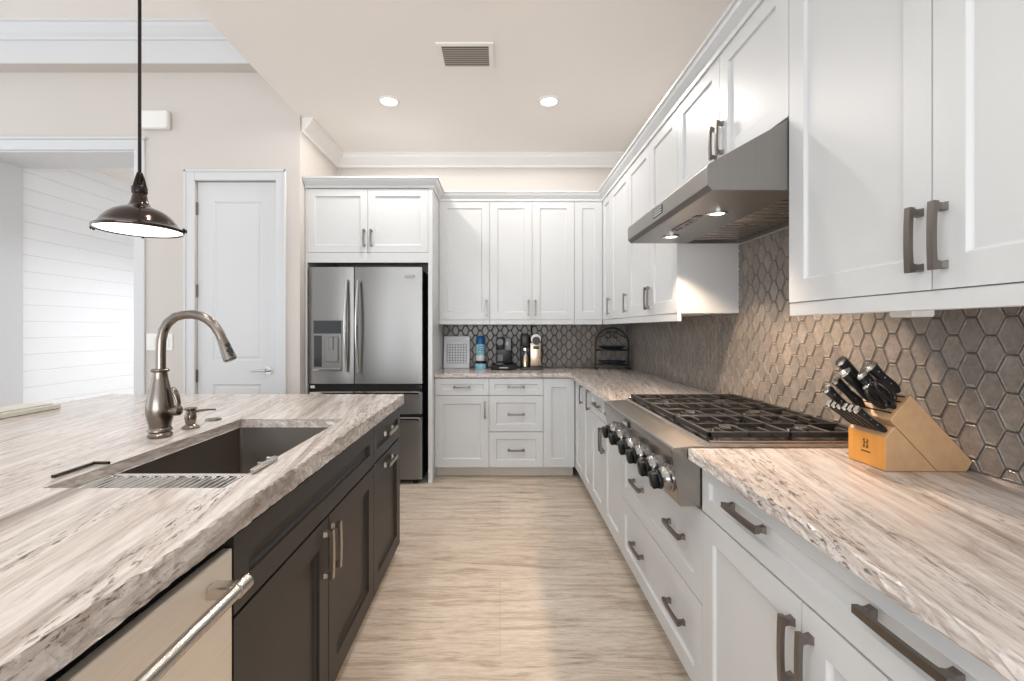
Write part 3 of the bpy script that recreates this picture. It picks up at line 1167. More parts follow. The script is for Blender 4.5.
mb = MB()
ztop = 0.8795 - 0.62
mb.rings([rrect(hx + 0.022, hy + 0.022, 0.02, ztop - 0.003), rrect(hx + 0.022, hy + 0.022, 0.02, ztop), rrect(hx, hy, 0.012, ztop), rrect(hx, hy, 0.012, ztop - 0.012),
          rrect(hx - 0.002, hy - 0.002, 0.012, 0.03), rrect(hx - 0.012, hy - 0.012, 0.014, 0.014), rrect(hx - 0.03, hy - 0.03, 0.03, 0.010)], close_first=False)
mb.rings([rrect(hx + 0.004, hy + 0.004, 0.014, ztop - 0.004), rrect(hx + 0.004, hy + 0.004, 0.014, 0.0)], close_first=False)
mb.obj('basin', M['sink'], sk, smooth=True)
mb = MB()
mb.lathe([(0.0, 0.0105), (0.045, 0.0105), (0.055, 0.013), (0.057, 0.0125)], 28, Matrix.Translation((0, 0.22, 0)), caps=False)
mb.obj('drain', M['chrome'], sk, smooth=True)

# drying rack across the near end of the sink
rk = thing('drying_rack', 'stainless wire drying rack laid over the near end of the sink', 'rack', (SX0, SY0, 0.868))
zr = 0.018
RL = 0.185
fr_ = MB()
Wk = SX1 - SX0
fr_.tube([(0.012, RL, zr), (Wk - 0.004, RL, zr)], 0.006, 12)
fr_.tube([(0.012, 0.005, zr), (0.012, RL, zr)], 0.005, 10)
fr_.obj('frame', M['chrome'], rk, smooth=True)
nr_ = 12
for i in range(nr_):
    x = 0.030 + (Wk - 0.06) * i / (nr_ - 1)
    rd = MB()
    pts = [(x - 0.0085, 0.004, zr)]
    for k in range(7):
        a = PI - PI * k / 6
        pts.append((x + 0.0085 * math.cos(a), RL - 0.018 + 0.0085 * math.sin(a), zr))
    pts.append((x + 0.0085, 0.004, zr))
    rd.tube(pts, 0.0042, 8)
    rd.obj('rod', M['chrome'], rk, smooth=True)
rl = MB()
zt = CT - 0.868 + 0.006
rl.tube([(Wk - 0.012, RL, zr), (Wk - 0.012, RL, zt), (Wk + 0.012, RL, zt)], 0.0055, 10)
rl.box(Wk + 0.004, Wk + 0.018, 0.105, 0.235, zt - 0.005, zt + 0.008, 0.003)
rl.tube([(Wk + 0.012, 0.232, zt), (Wk - 0.012, 0.232, zt + 0.002), (Wk - 0.014, 0.232, zt - 0.01)], 0.0045, 10)
rl.obj('rail', M['steel'], rk)
rl = MB()
rl.box(-0.047, -0.036, 0.070, 0.190, zt - 0.005, zt + 0.003, 0.002)
rl.tube([(-0.041, 0.188, zt), (0.004, 0.188, zt)], 0.0045, 10)
rl.obj('rail', M['bronze'], rk)

# faucet
fx, fy = -1.214, 1.625
fc = thing('kitchen_faucet', 'tall brushed nickel gooseneck faucet beside the sink', 'faucet', (fx, fy, CT))
mb = MB()
mb.lathe([(0.0, 0.0), (0.036, 0.0), (0.038, 0.004), (0.038, 0.010), (0.035, 0.014), (0.033, 0.018), (0.037, 0.023), (0.037, 0.028), (0.033, 0.034), (0.034, 0.045), (0.039, 0.065), (0.043, 0.090), (0.0425, 0.110), (0.038, 0.140), (0.031, 0.175),
          (0.025, 0.205), (0.0215, 0.230), (0.022, 0.233)], 36)
mb.obj('body', M['faucet'], fc, smooth=True)
mb = MB()
mb.lathe([(0.0, 0.232), (0.026, 0.232), (0.028, 0.236), (0.028, 0.240), (0.025, 0.243), (0.0, 0.244)], 32)
mb.obj('collar', M['faucet'], fc, smooth=True)
pts = [(0.002, 0.24), (0.002, 0.30), (0.004, 0.345), (0.012, 0.380), (0.028, 0.407), (0.055, 0.428), (0.085, 0.436), (0.115, 0.437), (0.145, 0.431), (0.172, 0.417), (0.195, 0.396), (0.212, 0.370), (0.224, 0.342)]
mb = MB()
mb.tube([(p[0], 0, p[1]) for p in pts], 0.0158, 20)
mb.obj('spout', M['faucet'], fc, smooth=True)
mb = MB()
hd = [(0.222, 0.348), (0.226, 0.338), (0.234, 0.318), (0.243, 0.295), (0.251, 0.276)]
mb.tube([(p[0], 0, p[1]) for p in hd], [0.0165, 0.0175, 0.019, 0.021, 0.0225], 22)
sp = mb.obj('spray_head', M['faucet'], fc, smooth=True)
mb = MB()
for (px, pz, r) in ((0.252, 0.330, 0.008), (0.259, 0.310, 0.010), (0.264, 0.298, 0.009)):
    mb.tube([(px - 0.012, -0.008, pz - 0.004), (px - 0.001, -0.010, pz)], r, 14)
mb.obj('button', M['black'], sp, smooth=True)
mb = MB()
mb.tube([(0.251, 0, 0.2765), (0.2525, 0, 0.273)], 0.019, 20)
mb.obj('nozzle', M['black'], sp, smooth=True)
mb = MB()
mb.tube([(0.036, 0, 0.094), (0.048, 0, 0.094), (0.060, 0, 0.094), (0.070, 0, 0.094), (0.0755, 0, 0.094)], [0.016, 0.016, 0.019, 0.018, 0.010], 22)
mb.tube([(0.062, 0, 0.100), (0.066, 0, 0.120), (0.060, 0, 0.145), (0.050, 0, 0.165), (0.044, 0, 0.176)], [0.010, 0.010, 0.012, 0.013, 0.007], 16, squash=(0.65, 1.0))
mb.obj('lever', M['faucet'], fc, smooth=True)

# soap dispenser
sd = thing('soap_dispenser', 'small nickel soap dispenser with a long spout beside the faucet', 'soap dispenser', (-1.204, 1.77, CT))
mb = MB()
mb.lathe([(0.0, 0.0), (0.030, 0.0), (0.031, 0.004), (0.026, 0.009), (0.016, 0.016), (0.019, 0.030), (0.021, 0.042), (0.018, 0.058), (0.014, 0.068), (0.022, 0.072), (0.023, 0.077), (0.018, 0.080), (0, 0.080)], 28)
mb.obj('body', M['faucet'], sd, smooth=True)
mb = MB()
mb.tube([(0.012, 0, 0.062), (0.035, 0, 0.068), (0.065, 0, 0.071), (0.098, 0, 0.072)], [0.006, 0.005, 0.0042, 0.0038], 12)
mb.obj('spout', M['faucet'], sd, smooth=True)
# air switch button
mb = MB()
mb.lathe([(0.0, 0.006), (0.014, 0.006), (0.015, 0.003), (0.020, 0.003), (0.022, 0.006), (0.029, 0.006), (0.031, 0.0), (0.0, 0.0)], 30, caps=False)
o = mb.obj('air_switch', M['faucet'], smooth=True, loc=(-1.213, 1.925, CT))
tag(o, 'flat round nickel button ring in the stone behind the sink', 'button')
# pale board at the far left of the island
mb = MB()
mb.box(-2.29, -2.13, 1.55, 2.21, CT, CT + 0.024, 0.004)
mb.box(-2.275, -2.145, 1.57, 2.19, CT + 0.024, CT + 0.030, 0.003)
tag(recentre(mb.obj('serving_board', M['board'])), 'pale flat serving board on the far left edge of the island', 'board')

# ------------------------------------------------------------------ rangetop
RY0, RY1 = 1.475, 2.431
rg = thing('gas_rangetop', 'stainless gas rangetop with six knobs and black grates', 'rangetop', (0.0, RY0, 0))
RW = RY1 - RY0
Fst = M['range_steel']
mb = MB()
# side profile (X, Z)
mb.prism([(0.584, 0.724), (0.557, 0.885), (0.556, 0.908), (0.562, 0.915), (0.672, 0.924), (0.678, 0.930), (1.262, 0.930), (1.262, 0.724)], 'y', 0.0, RW, 0.0015)
mb.obj('body', Fst, rg)
# raised rim of the cooking well
mb = MB()
mb.box(0.684, 1.262, 0.004, 0.016, 0.930, 0.937, 0.001)
mb.box(0.684, 1.262, RW - 0.016, RW - 0.004, 0.930, 0.937, 0.001)
mb.box(1.240, 1.262, 0.016, RW - 0.016, 0.930, 0.945, 0.001)
mb.obj('rim', Fst, rg)
# grates: three sections, each with two burner openings
gw = (RW - 0.06) / 3
gx0, gx1 = 0.690, 1.236
GZ0, GZ1 = 0.940, 0.958
for i in range(3):
    ya_, yb2 = 0.030 + i * gw + 0.003, 0.030 + (i + 1) * gw - 0.003
    mb = MB()
    bw = 0.013

    def bar(x0, x1, y0, y1, z0=GZ0, z1=GZ1):
        mb.box(min(x0, x1), max(x0, x1), min(y0, y1), max(y0, y1), z0, z1, 0.002)
    bar(gx0, gx0 + bw, ya_, yb2)
    bar(gx1 - bw, gx1, ya_, yb2)
    bar(gx0, gx1, ya_, ya_ + bw)
    bar(gx0, gx1, yb2 - bw, yb2)
    xm = (gx0 + gx1) / 2
    bar(xm - bw / 2, xm + bw / 2, ya_, yb2)
    yc_ = (ya_ + yb2) / 2
    for (xa_, xb2) in ((gx0, xm), (xm, gx1)):
        xc_ = (xa_ + xb2) / 2
        # fingers towards each burner
        for fx_ in (xa_, xb2):
            s = 1 if fx_ == xa_ else -1
            bar(fx_, xc_ - s * 0.032, yc_ - 0.005, yc_ + 0.005)
        for fy_ in (ya_, yb2):
            s = 1 if fy_ == ya_ else -1
            bar(xc_ - 0.005, xc_ + 0.005, fy_, yc_ - s * 0.032)
            for dx in (-0.075, 0.075):
                bar(xc_ + dx - 0.0045, xc_ + dx + 0.0045, fy_, fy_ + s * 0.085)
    for cx in (gx0 + 0.012, gx1 - 0.012, xm):
        for cy in (ya_ + 0.012, yb2 - 0.012):
            mb.box(cx - 0.008, cx + 0.008, cy - 0.008, cy + 0.008, 0.9302, GZ0 + 0.002, 0.001)
    mb.obj('grate', M['iron'], rg)
    for (xa_, xb2) in ((gx0, xm), (xm, gx1)):
        xc_ = (xa_ + xb2) / 2
        mb = MB()
        mb.lathe([(0.0, 0.9302), (0.055, 0.9302), (0.052, 0.936), (0.040, 0.939), (0.0, 0.940)], 28, Matrix.Translation((xc_, yc_, 0)))
        bn = mb.obj('burner', M['chrome'], rg, smooth=True)
        mb = MB()
        mb.lathe([(0.0, 0.9395), (0.036, 0.9395), (0.037, 0.944), (0.033, 0.948), (0.0, 0.949)], 28, Matrix.Translation((xc_, yc_, 0)))
        mb.obj('burner_cap', M['iron'], bn, smooth=True)
# knobs; axis leans with the front panel
ax = Vector((-0.985, 0, -0.165)).normalized()
q = Vector((0, 0, 1)).rotation_difference(ax).to_matrix().to_4x4()
for ky in (1.537, 1.665, 1.820, 1.945, 2.11, 2.245):
    px, pz = 0.5725, 0.800
    base = Matrix.Translation((px, ky - RY0, pz)) @ q
    mb = MB()
    mb.lathe([(0.0, -0.002), (0.046, -0.002), (0.046, 0.005), (0.041, 0.009), (0.041, 0.014), (0.039, 0.022), (0.034, 0.029), (0.030, 0.033), (0.0, 0.033)], 32, base)
    kb = mb.obj('knob', M['knob_steel'], rg, smooth=True)
    mb = MB()
    mb.lathe([(0.0, 0.032), (0.031, 0.032), (0.033, 0.035), (0.033, 0.041), (0.031, 0.044), (0.0, 0.044)], 28, base)
    mb.box(-0.026, 0.026, -0.019, 0.019, 0.040, 0.066, 0.005, 2, base)
    mb.obj('grip', M['grip'], kb, smooth=True)
mb = MB()
mb.box(0.5495, 0.5575, 1.96 - RY0, 2.035 - RY0, 0.872, 0.900, 0.002)
bd = mb.obj('badge', M['screen'], rg)
mb = MB()
mb.box(0.5485, 0.5495, 1.966 - RY0, 2.029 - RY0, 0.880, 0.892)
mb.obj('badge_plate', M['chrome'], bd)

# ------------------------------------------------------------------ range hood
hd_ = thing('range_hood', 'stainless under-cabinet range hood above the rangetop', 'range hood', (0, 1.500, 0))
HW = 0.937
mb = MB()
mb.prism([(0.700, 1.758), (0.684, 1.775), (0.684, 1.838), (0.690, 1.846), (0.962, 1.998), (XW - 0.0135, 1.998), (XW - 0.0135, 1.792), (1.02, 1.792), (1.0, 1.758)], 'y', 0, HW, 0.0015)
mb.obj('canopy', M['hood_steel'], hd_)
# skirt round the filter bay
mb = MB()
mb.box(0.995, XW - 0.0135, 0.0, 0.014, 1.757, 1.794)
mb.box(0.995, XW - 0.0135, HW - 0.014, HW, 1.757, 1.794)
mb.box(XW - 0.026, XW - 0.0135, 0.014, HW - 0.014, 1.757, 1.794)
mb.obj('skirt', M['hood_steel'], hd_)
for k in range(2):
    fy0 = 0.016 + k * (HW - 0.032) / 2
    fy1 = fy0 + (HW - 0.032) / 2 - 0.002
    mb = MB()
    mb.box(1.0, 1.262, fy0, fy1, 1.786, 1.7915)
    nsl = 9
    for i in range(nsl):
        yy = fy0 + 0.02 + (fy1 - fy0 - 0.04) * i / (nsl - 1)
        mb.box(1.005, 1.258, yy - 0.014, yy + 0.014, 1.768, 1.786, 0.004)
    mb.obj('baffle_filter', M['steel'], hd_)
for (lx, ly) in ((0.854, 1.79), (0.842, 2.24)):
    mb = MB()
    mb.lathe([(0.027, 1.7575), (0.040, 1.7575), (0.040, 1.752), (0.030, 1.750), (0.027, 1.753)], 28, Matrix.Translation((lx, ly - 1.5, 0)), caps=False)
    lp = mb.obj('lamp', M['chrome'], hd_, smooth=True)
    mb = MB()
    mb.lathe([(0.0, 1.7535), (0.0275, 1.7535), (0.0275, 1.7572), (0.0, 1.7572)], 24, Matrix.Translation((lx, ly - 1.5, 0)))
    mb.obj('lens', M['lamp'], lp)
mb = MB()
pl_ = [(0.800, 0.40), (0.822, 0.395), (0.830, 0.42), (0.830, 0.60), (0.820, 0.625), (0.800, 0.62), (0.792, 0.60), (0.792, 0.42)]
mb.prism(pl_, 'z', 1.7535, 1.758)
cpn = mb.obj('control_panel', M['nickel'], hd_)
mb = MB()
for yy in (0.435, 0.475, 0.545, 0.585):
    mb.lathe([(0.0, 1.7515), (0.008, 1.7515), (0.009, 1.7536), (0, 1.7536)], 14, Matrix.Translation((0.811, yy, 0)))
mb.obj('button', M['black'], cpn)
mb = MB()
mb.box(0.790, 0.818, 0.335, 0.372, 1.7555, 1.758)
mb.obj('sensor', M['bronze'], hd_)
mb = MB()
mb.box(0.6825, 0.6845, 0.415, 0.53, 1.790, 1.826, 0.0004)
bd = mb.obj('badge', M['black'], hd_)
mb = MB()
for zz in (1.797, 1.8075, 1.818):
    mb.box(0.6815, 0.6826, 0.425, 0.52, zz - 0.0022, zz + 0.0022)
mb.obj('badge_lettering', M['chrome'], bd)

# under-cabinet light bar, near cabinet
mb = MB()
mb.box(1.08, 1.14, 1.19, 1.265, 1.332, 1.3845, 0.004)
o = recentre(mb.obj('under_cabinet_light', M['white_plastic']))
tag(o, 'small white light unit under the nearest wall cabinet', 'light')

# ------------------------------------------------------------------ fridge
YFd = 3.80
fg = thing('refrigerator', 'stainless french door refrigerator with water dispenser in the left door', 'refrigerator', (0, YFd, 0))
FS = M['fridge_steel']
f0, fm, f1 = -1.604, -1.221, -0.652
MB().box(f0 + 0.005, f1 - 0.005, 0.075, 0.74, 0.02, 1.80).obj('body', M['matte_black'], fg)


def fdoor(x0, x1, z0, z1, name='door'):
    mb = MB()
    n = 10
    pts = [(x0 + 0.0, 0.065), (x1, 0.065), (x1, 0.012)]
    for k in range(1, n):
        t = k / n
        pts.append((x1 + (x0 - x1) * t, 0.012 - 0.012 * math.sin(PI * t) ** 0.5))
    pts.append((x0, 0.012))
    mb.prism(pts, 'z', z0, z1)
    return mb.obj(name, FS, fg, smooth=True, bev_angle=25)


dl = fdoor(f0, fm - 0.004, 0.842, 1.818)
drr = fdoor(fm + 0.004, f1, 0.842, 1.818)
d1 = fdoor(f0, f1, 0.588, 0.772, 'drawer')
d2 = fdoor(f0, f1, 0.040, 0.556, 'drawer')
for dd, z in ((d1, 0.765), (d2, 0.549)):
    mb = MB()
    mb.box(f0 + 0.02, f1 - 0.02, -0.014, 0.010, z - 0.012, z + 0.012, 0.004)
    mb.obj('pull_lip', M['chrome'], dd)
for dd, hx_, s in ((dl, fm - 0.045, -1), (drr, fm + 0.040, 1)):
    mb = MB()
    pts = []
    for k in range(13):
        t = k / 12
        pts.append((hx_ + s * 0.004, -0.028 - 0.040 * math.sin(PI * t), 0.945 + 0.76 * t))
    mb.tube(pts, [0.014 + 0.005 * math.sin(PI * k / 12) for k in range(13)], 16, squash=(0.8, 1.35))
    for zz in (0.955, 1.695):
        mb.tube([(hx_ + s * 0.004, -0.03, zz), (hx_ + s * 0.004, 0.006, zz)], 0.011, 12)
    mb.obj('handle', M['chrome'], dd, smooth=True)
# dispenser in the left door
mb = MB()
dx0, dx1, dz0, dz1 = -1.560, -1.318, 0.950, 1.375
mb.box(dx0, dx1, -0.008, 0.010, dz0, dz1, 0.002)
dp = mb.obj('dispenser', M['dispenser'], dl)
MB().box(dx0 + 0.006, dx1 - 0.006, -0.0105, -0.0078, 1.262, dz1 - 0.006, 0.001).obj('control_display', M['screen'], dp)
MB().box(dx0 + 0.010, dx0 + 0.075, -0.0098, -0.0078, dz0 + 0.035, 1.245, 0.001).obj('recess_panel', M['screen'], dp)
mb = MB()
mb.box(dx0 + 0.10, dx1 - 0.028, -0.016, -0.0078, dz0 + 0.075, 1.235, 0.004)
mb.box(dx0 + 0.135, dx0 + 0.175, -0.026, -0.0155, 1.13, 1.235, 0.004)
mb.obj('paddle', M['dispenser'], dp)
MB().box(dx0 + 0.004, dx1 - 0.004, -0.026, -0.0078, dz0 + 0.004, dz0 + 0.020, 0.002).obj('drip_tray', M['chrome'], dp)
mb = MB()
mb.box(-0.795, -0.715, -0.0075, 0.0, 1.727, 1.752, 0.001)
mb.obj('badge', M['nickel'], drr)
mb = MB()
mb.box(f0 + 0.01, f1 - 0.01, 0.030, 0.0745, 0.775, 0.840)
mb.box(f0 + 0.01, f1 - 0.01, 0.030, 0.0745, 0.558, 0.586)
mb.obj('door_gap', M['matte_black'], fg)
mb = MB()
mb.box(f0 + 0.01, f0 + 0.05, 0.02, 0.07, 0.80, 0.828, 0.003)
mb.box(f1 - 0.05, f1 - 0.006, 0.02, 0.07, 0.80, 0.828, 0.003)
mb.obj('hinge', M['chrome'], fg)
mb = MB()
for x in (f0 + 0.06, f1 - 0.06):
    mb.lathe([(0.0, 0.0), (0.02, 0.0), (0.02, 0.0405), (0.0, 0.0405)], 12, Matrix.Translation((x, 0.05, 0)))
    mb.lathe([(0.0, 0.0), (0.02, 0.0), (0.02, 0.0205), (0.0, 0.0205)], 12, Matrix.Translation((x, 0.68, 0)))
mb.obj('foot', M['matte_black'], fg)

# ------------------------------------------------------------------ pendant
pd = thing('pendant_lamp', 'dark bronze dome pendant lamp over the island', 'pendant', (-1.584, 2.0, 1.730))
mb = MB()
prof = [(0.157, 0.004), (0.162, 0.000), (0.165, 0.004), (0.165, 0.012), (0.158, 0.017), (0.146, 0.022), (0.140, 0.034), (0.131, 0.049), (0.117, 0.066), (0.099, 0.082), (0.076, 0.094), (0.055, 0.102), (0.043, 0.109), (0.036, 0.120), (0.031, 0.135), (0.027, 0.155), (0.024, 0.168), (0.021, 0.168),
        (0.024, 0.150), (0.030, 0.128), (0.040, 0.106), (0.060, 0.096), (0.085, 0.085), (0.110, 0.066), (0.126, 0.048), (0.136, 0.032), (0.145, 0.018), (0.157, 0.012), (0.157, 0.004)]
mb.lathe(prof, 48, caps=False)
mb.obj('shade', M['bronze'], pd, smooth=True, bev_angle=50)
mb = MB()
mb.lathe([(0.0, -0.010), (0.05, -0.008), (0.11, -0.003), (0.150, 0.004), (0.157, 0.009), (0.146, 0.012), (0.0, 0.013)], 40)
mb.obj('diffuser', M['glass_white'], pd, smooth=True)
mb = MB()
mb.lathe([(0.0, 0.164), (0.027, 0.164), (0.029, 0.168), (0.029, 0.192), (0.026, 0.197), (0.014, 0.201), (0.012, 0.212), (0.014, 0.224), (0.010, 0.236), (0.009, 0.252), (0.006, 0.262), (0, 0.262)], 28)
for s in (-1, 1):
    mb.tube([(s * 0.026, 0, 0.165), (s * 0.027, 0, 0.195), (s * 0.019, 0, 0.225), (s * 0.008, 0, 0.255)], 0.0045, 10)
    mb.tube([(0, s * 0.026, 0.165), (0, s * 0.027, 0.195), (0, s * 0.019, 0.225), (0, s * 0.008, 0.255)], 0.0045, 10)
mb.obj('socket_housing', M['rod'], pd, smooth=True)
for k in range(3):
    a = (PI + 0.25, 0.25, PI / 2 + 0.6)[k]
    mb = MB()
    c_, s_ = math.cos(a), math.sin(a)
    mb.tube([(0.162 * c_, 0.162 * s_, 0.008), (0.175 * c_, 0.175 * s_, 0.008), (0.181 * c_, 0.181 * s_, 0.008)], [0.006, 0.006, 0.009], 10)
    mb.tube([(0.170 * c_, 0.170 * s_, -0.004), (0.170 * c_, 0.170 * s_, 0.020)], 0.005, 8)
    mb.obj('clamp_screw', M['rod'], pd, smooth=True)
mb = MB()
mb.tube([(0, 0, 0.255), (0, 0, CZ - 1.735 - 0.02)], 0.0068, 12)
mb.obj('rod', M['rod'], pd, smooth=True)
mb = MB()
mb.lathe([(0.0, CZ - 1.735 - 0.03), (0.03, CZ - 1.735 - 0.028), (0.034, CZ - 1.735 - 0.010), (0.034, CZ - 1.735), (0, CZ - 1.735)], 28)
mb.obj('canopy', M['rod'], pd, smooth=True)

# ------------------------------------------------------------------ ceiling fittings
for (px, lab) in ((-0.85, 'lit round recessed ceiling light, left of the pair'), (0.375, 'lit round recessed ceiling light, right of the pair')):
    t = thing('ceiling_light', lab, 'light', (px, 3.487, CZ - 0.012), 0, 'recessed ceiling lights')
    mb = MB()
    mb.lathe([(0.060, 0.004), (0.064, 0.0), (0.078, 0.004), (0.082, 0.0118), (0.060, 0.0118), (0.060, 0.004)], 36, caps=False)
    mb.obj('trim_ring', M['white_plastic'], t, smooth=True)
    MB().lathe([(0.0, 0.005), (0.0605, 0.005), (0.0605, 0.0118), (0.0, 0.0118)], 32).obj('lens', M['lamp'], t)
vt = thing('air_vent', 'white louvred air vent in the ceiling', 'vent', (-0.217, 2.911, CZ))
vx, vy, fwv = 0.146, 0.106, 0.032
mb = MB()
for (a, b_, c_, d_) in ((-vx - fwv, vx + fwv, -vy - fwv, -vy), (-vx - fwv, vx + fwv, vy, vy + fwv), (-vx - fwv, -vx, -vy, vy), (vx, vx + fwv, -vy, vy)):
    mb.box(a, b_, c_, d_, -0.010, -0.0003, 0.002)
mb.obj('frame', M['ceil'], vt)
MB().box(-vx, vx, -vy, vy, -0.003, -0.0003).obj('backing', M['matte_black'], vt)
for k in range(9):
    yy = -vy + 0.018 + (2 * vy - 0.030) * k / 8
    mb = MB()
    mb.box(-vx + 0.001, vx - 0.001, yy - 0.0075, yy + 0.0075, -0.0105, -0.009)
    mb.obj('louvre', M['vent_dark'], vt)

# wall chime box and switch plate on the door wall
mb = MB()
mb.box(-2.925, -2.69, YD - 0.055, YD - 0.0005, 2.925, 3.075, 0.018, 3)
o = recentre(mb.obj('door_chime', M['white_plastic'], smooth=True))
tag(o, 'white box chime high on the wall above the door', 'chime')
mb = MB()
mb.box(-2.895, -2.68, YD - 0.007, YD - 0.0005, 1.125, 1.262, 0.002)
sw = recentre(mb.obj('switch_plate', M['white_plastic']))
tag(sw, 'white three-gang light switch plate on the wall beside the door', 'switch')
for k in range(3):
    mb = MB()
    cx = -0.06 + 0.06 * k
    mb.box(cx - 0.019, cx + 0.019, -0.0075, -0.0030, 0.032, 0.105, 0.001)
    mb.obj('rocker', M['white_plastic'], sw)

# ------------------------------------------------------------------ items on the back counter
cl = thing('wall_calendar', 'white framed month calendar leaning on the backsplash beside the fridge', 'calendar', (-0.428, 4.475, CT))
cl.rotation_euler = (math.radians(-9), 0, 0)
MB().box(-0.128, 0.128, 0, 0.012, 0.002, 0.318, 0.002).obj('sheet', M['paper'], cl)
mb = MB()
for i in range(8):
    x = -0.095 + 0.19 * i / 7
    mb.box(x - 0.0018, x + 0.0018, -0.0012, -0.0002, 0.05, 0.232)
for i in range(8):
    zz = 0.05 + 0.182 * i / 7
    mb.box(-0.095, 0.095, -0.0012, -0.0002, zz - 0.0018, zz + 0.0018)
mb.obj('grid', M['ink'], cl)
mb = MB()
mb.box(-0.055, 0.055, -0.0012, -0.0002, 0.268, 0.272)
mb.box(-0.03, 0.03, -0.0012, -0.0002, 0.280, 0.283)
mb.obj('heading', plain('pale_ink', (188, 192, 204), 0.7), cl)

jr = thing('jar', 'small pale blue jar with a dark lid beside the calendar', 'jar', (-0.188, 4.42, CT))
MB().lathe([(0.0, 0.0), (0.052, 0.0), (0.055, 0.006), (0.056, 0.045), (0.052, 0.052), (0, 0.052)], 28).obj('body', M['pale_blue'], jr, smooth=True)
MB().lathe([(0.0, 0.0522), (0.055, 0.0522), (0.056, 0.056), (0.056, 0.074), (0.052, 0.078), (0, 0.078)], 28).obj('lid', M['navy'], jr, smooth=True)
bt = thing('lotion_bottle', 'blue capped bottle with pale blue label standing on the jar', 'bottle', (-0.190, 4.42, CT + 0.078))
MB().lathe([(0.0, 0.0), (0.040, 0.0), (0.043, 0.006), (0.043, 0.052), (0, 0.052)], 28).obj('base_band', M['white_plastic'], bt, smooth=True)
MB().lathe([(0.0, 0.0522), (0.0435, 0.0522), (0.0435, 0.160), (0, 0.160)], 28).obj('label_band', M['pale_blue'], bt, smooth=True)
MB().lathe([(0.0, 0.1602), (0.044, 0.1602), (0.044, 0.205), (0.040, 0.215), (0.034, 0.232), (0.030, 0.238), (0, 0.238)], 28).obj('cap', M['blue'], bt, smooth=True)
mb = MB()
for zz, ww in ((0.075, 0.018), (0.10, 0.022), (0.12, 0.02), (0.14, 0.014)):
    mb.box(-ww, ww, -0.0455, -0.040, zz - 0.003, zz + 0.003)
mb.obj('label_print', M['blue'], bt)

# black coffee maker
cm = thing('coffee_maker', 'black capsule coffee maker on a wide base, left of the silver one', 'coffee maker', (0.035, 4.34, CT))
MB().box(-0.118, 0.118, -0.09, 0.14, 0.0, 0.048, 0.006, 2).obj('drawer_base', M['matte_black'], cm)
MB().box(-0.04, 0.04, -0.0925, -0.0895, 0.018, 0.028).obj('drawer_pull', M['nickel'], cm)
mb = MB()
mb.box(-0.070, 0.078, 0.005, 0.13, 0.0485, 0.300, 0.012, 2)
mb.box(-0.072, 0.005, -0.055, 0.012, 0.190, 0.305, 0.014, 2)
mb.obj('body', M['black'], cm, smooth=True)
MB().box(0.012, 0.072, -0.045, 0.0045, 0.180, 0.305, 0.012, 2).obj('water_tank', M['clear'], cm, smooth=True)
mb = MB()
mb.tube([(-0.034, -0.0555, 0.262), (-0.034, -0.062, 0.262)], 0.030, 28)
mb.obj('brew_button', M['grey_plastic'], cm, smooth=True)
MB().box(-0.066, 0.0, -0.070, 0.0045, 0.0485, 0.064, 0.004).obj('drip_tray', M['grey_plastic'], cm)
MB().box(-0.060, -0.004, -0.004, 0.0048, 0.075, 0.145, 0.003).obj('back_panel', M['grey_plastic'], cm)

# silver espresso machine
em = thing('espresso_machine', 'silver and black espresso machine, right of the black coffee maker', 'coffee maker', (0.298, 4.36, CT))
MB().box(-0.098, 0.098, -0.10, 0.13, 0.0, 0.026, 0.004).obj('base', M['black'], em)
MB().box(-0.012, 0.090, -0.06, 0.12, 0.0265, 0.255, 0.008, 2).obj('body', M['champagne'], em, smooth=True)
mb = MB()
mb.box(-0.098, -0.014, 0.0, 0.12, 0.0265, 0.335, 0.008, 2)
mb.box(-0.094, -0.022, -0.075, 0.004, 0.215, 0.335, 0.012, 2)
mb.obj('column', M['black'], em, smooth=True)
mb = MB()
mb.tube([(0.040, 0.118, 0.29), (0.040, -0.070, 0.29)], 0.047, 30)
mb.obj('brew_head', M['faucet'], em, smooth=True)
mb = MB()
mb.tube([(0.044, -0.0705, 0.275), (0.044, -0.088, 0.275)], 0.038, 28)
mb.box(0.015, 0.072, -0.078, -0.0605, 0.196, 0.222, 0.004)
mb.obj('lever', M['black'], em, smooth=True)
mb = MB()
mb.lathe([(0.0, 0.0265), (0.026, 0.0265), (0.030, 0.03), (0.030, 0.115), (0.027, 0.12), (0, 0.12)], 24, Matrix.Translation((-0.058, -0.045, 0)))
mb.obj('milk_jug', M['champagne'], em, smooth=True)
mb = MB()
mb.lathe([(0.0, 0.175), (0.020, 0.175), (0.034, 0.182), (0.034, 0.205), (0, 0.2145)], 24, Matrix.Translation((-0.058, -0.045, 0)))
mb.lathe([(0.0, 0.1205), (0.026, 0.1205), (0.022, 0.140), (0.012, 0.155), (0.022, 0.1745), (0, 0.1746)], 20, Matrix.Translation((-0.058, -0.045, 0)))
mb.obj('spout', M['chrome'], em, smooth=True)
mb = MB()
pts = [(0.09, 0.05, 0.24), (0.112, 0.05, 0.22), (0.120, 0.05, 0.16), (0.112, 0.05, 0.10), (0.09, 0.05, 0.07)]
mb.tube(pts, 0.006, 10)
mb.obj('side_handle', M['black'], em, smooth=True)
mb = MB()
mb.tube([(0.02, 0.14, 0.25), (0.02, 0.18, 0.33), (0.015, 0.195, 0.40), (0.012, 0.199, 0.465)], 0.006, 10)
mb.obj('cord', M['black'], em, smooth=True)

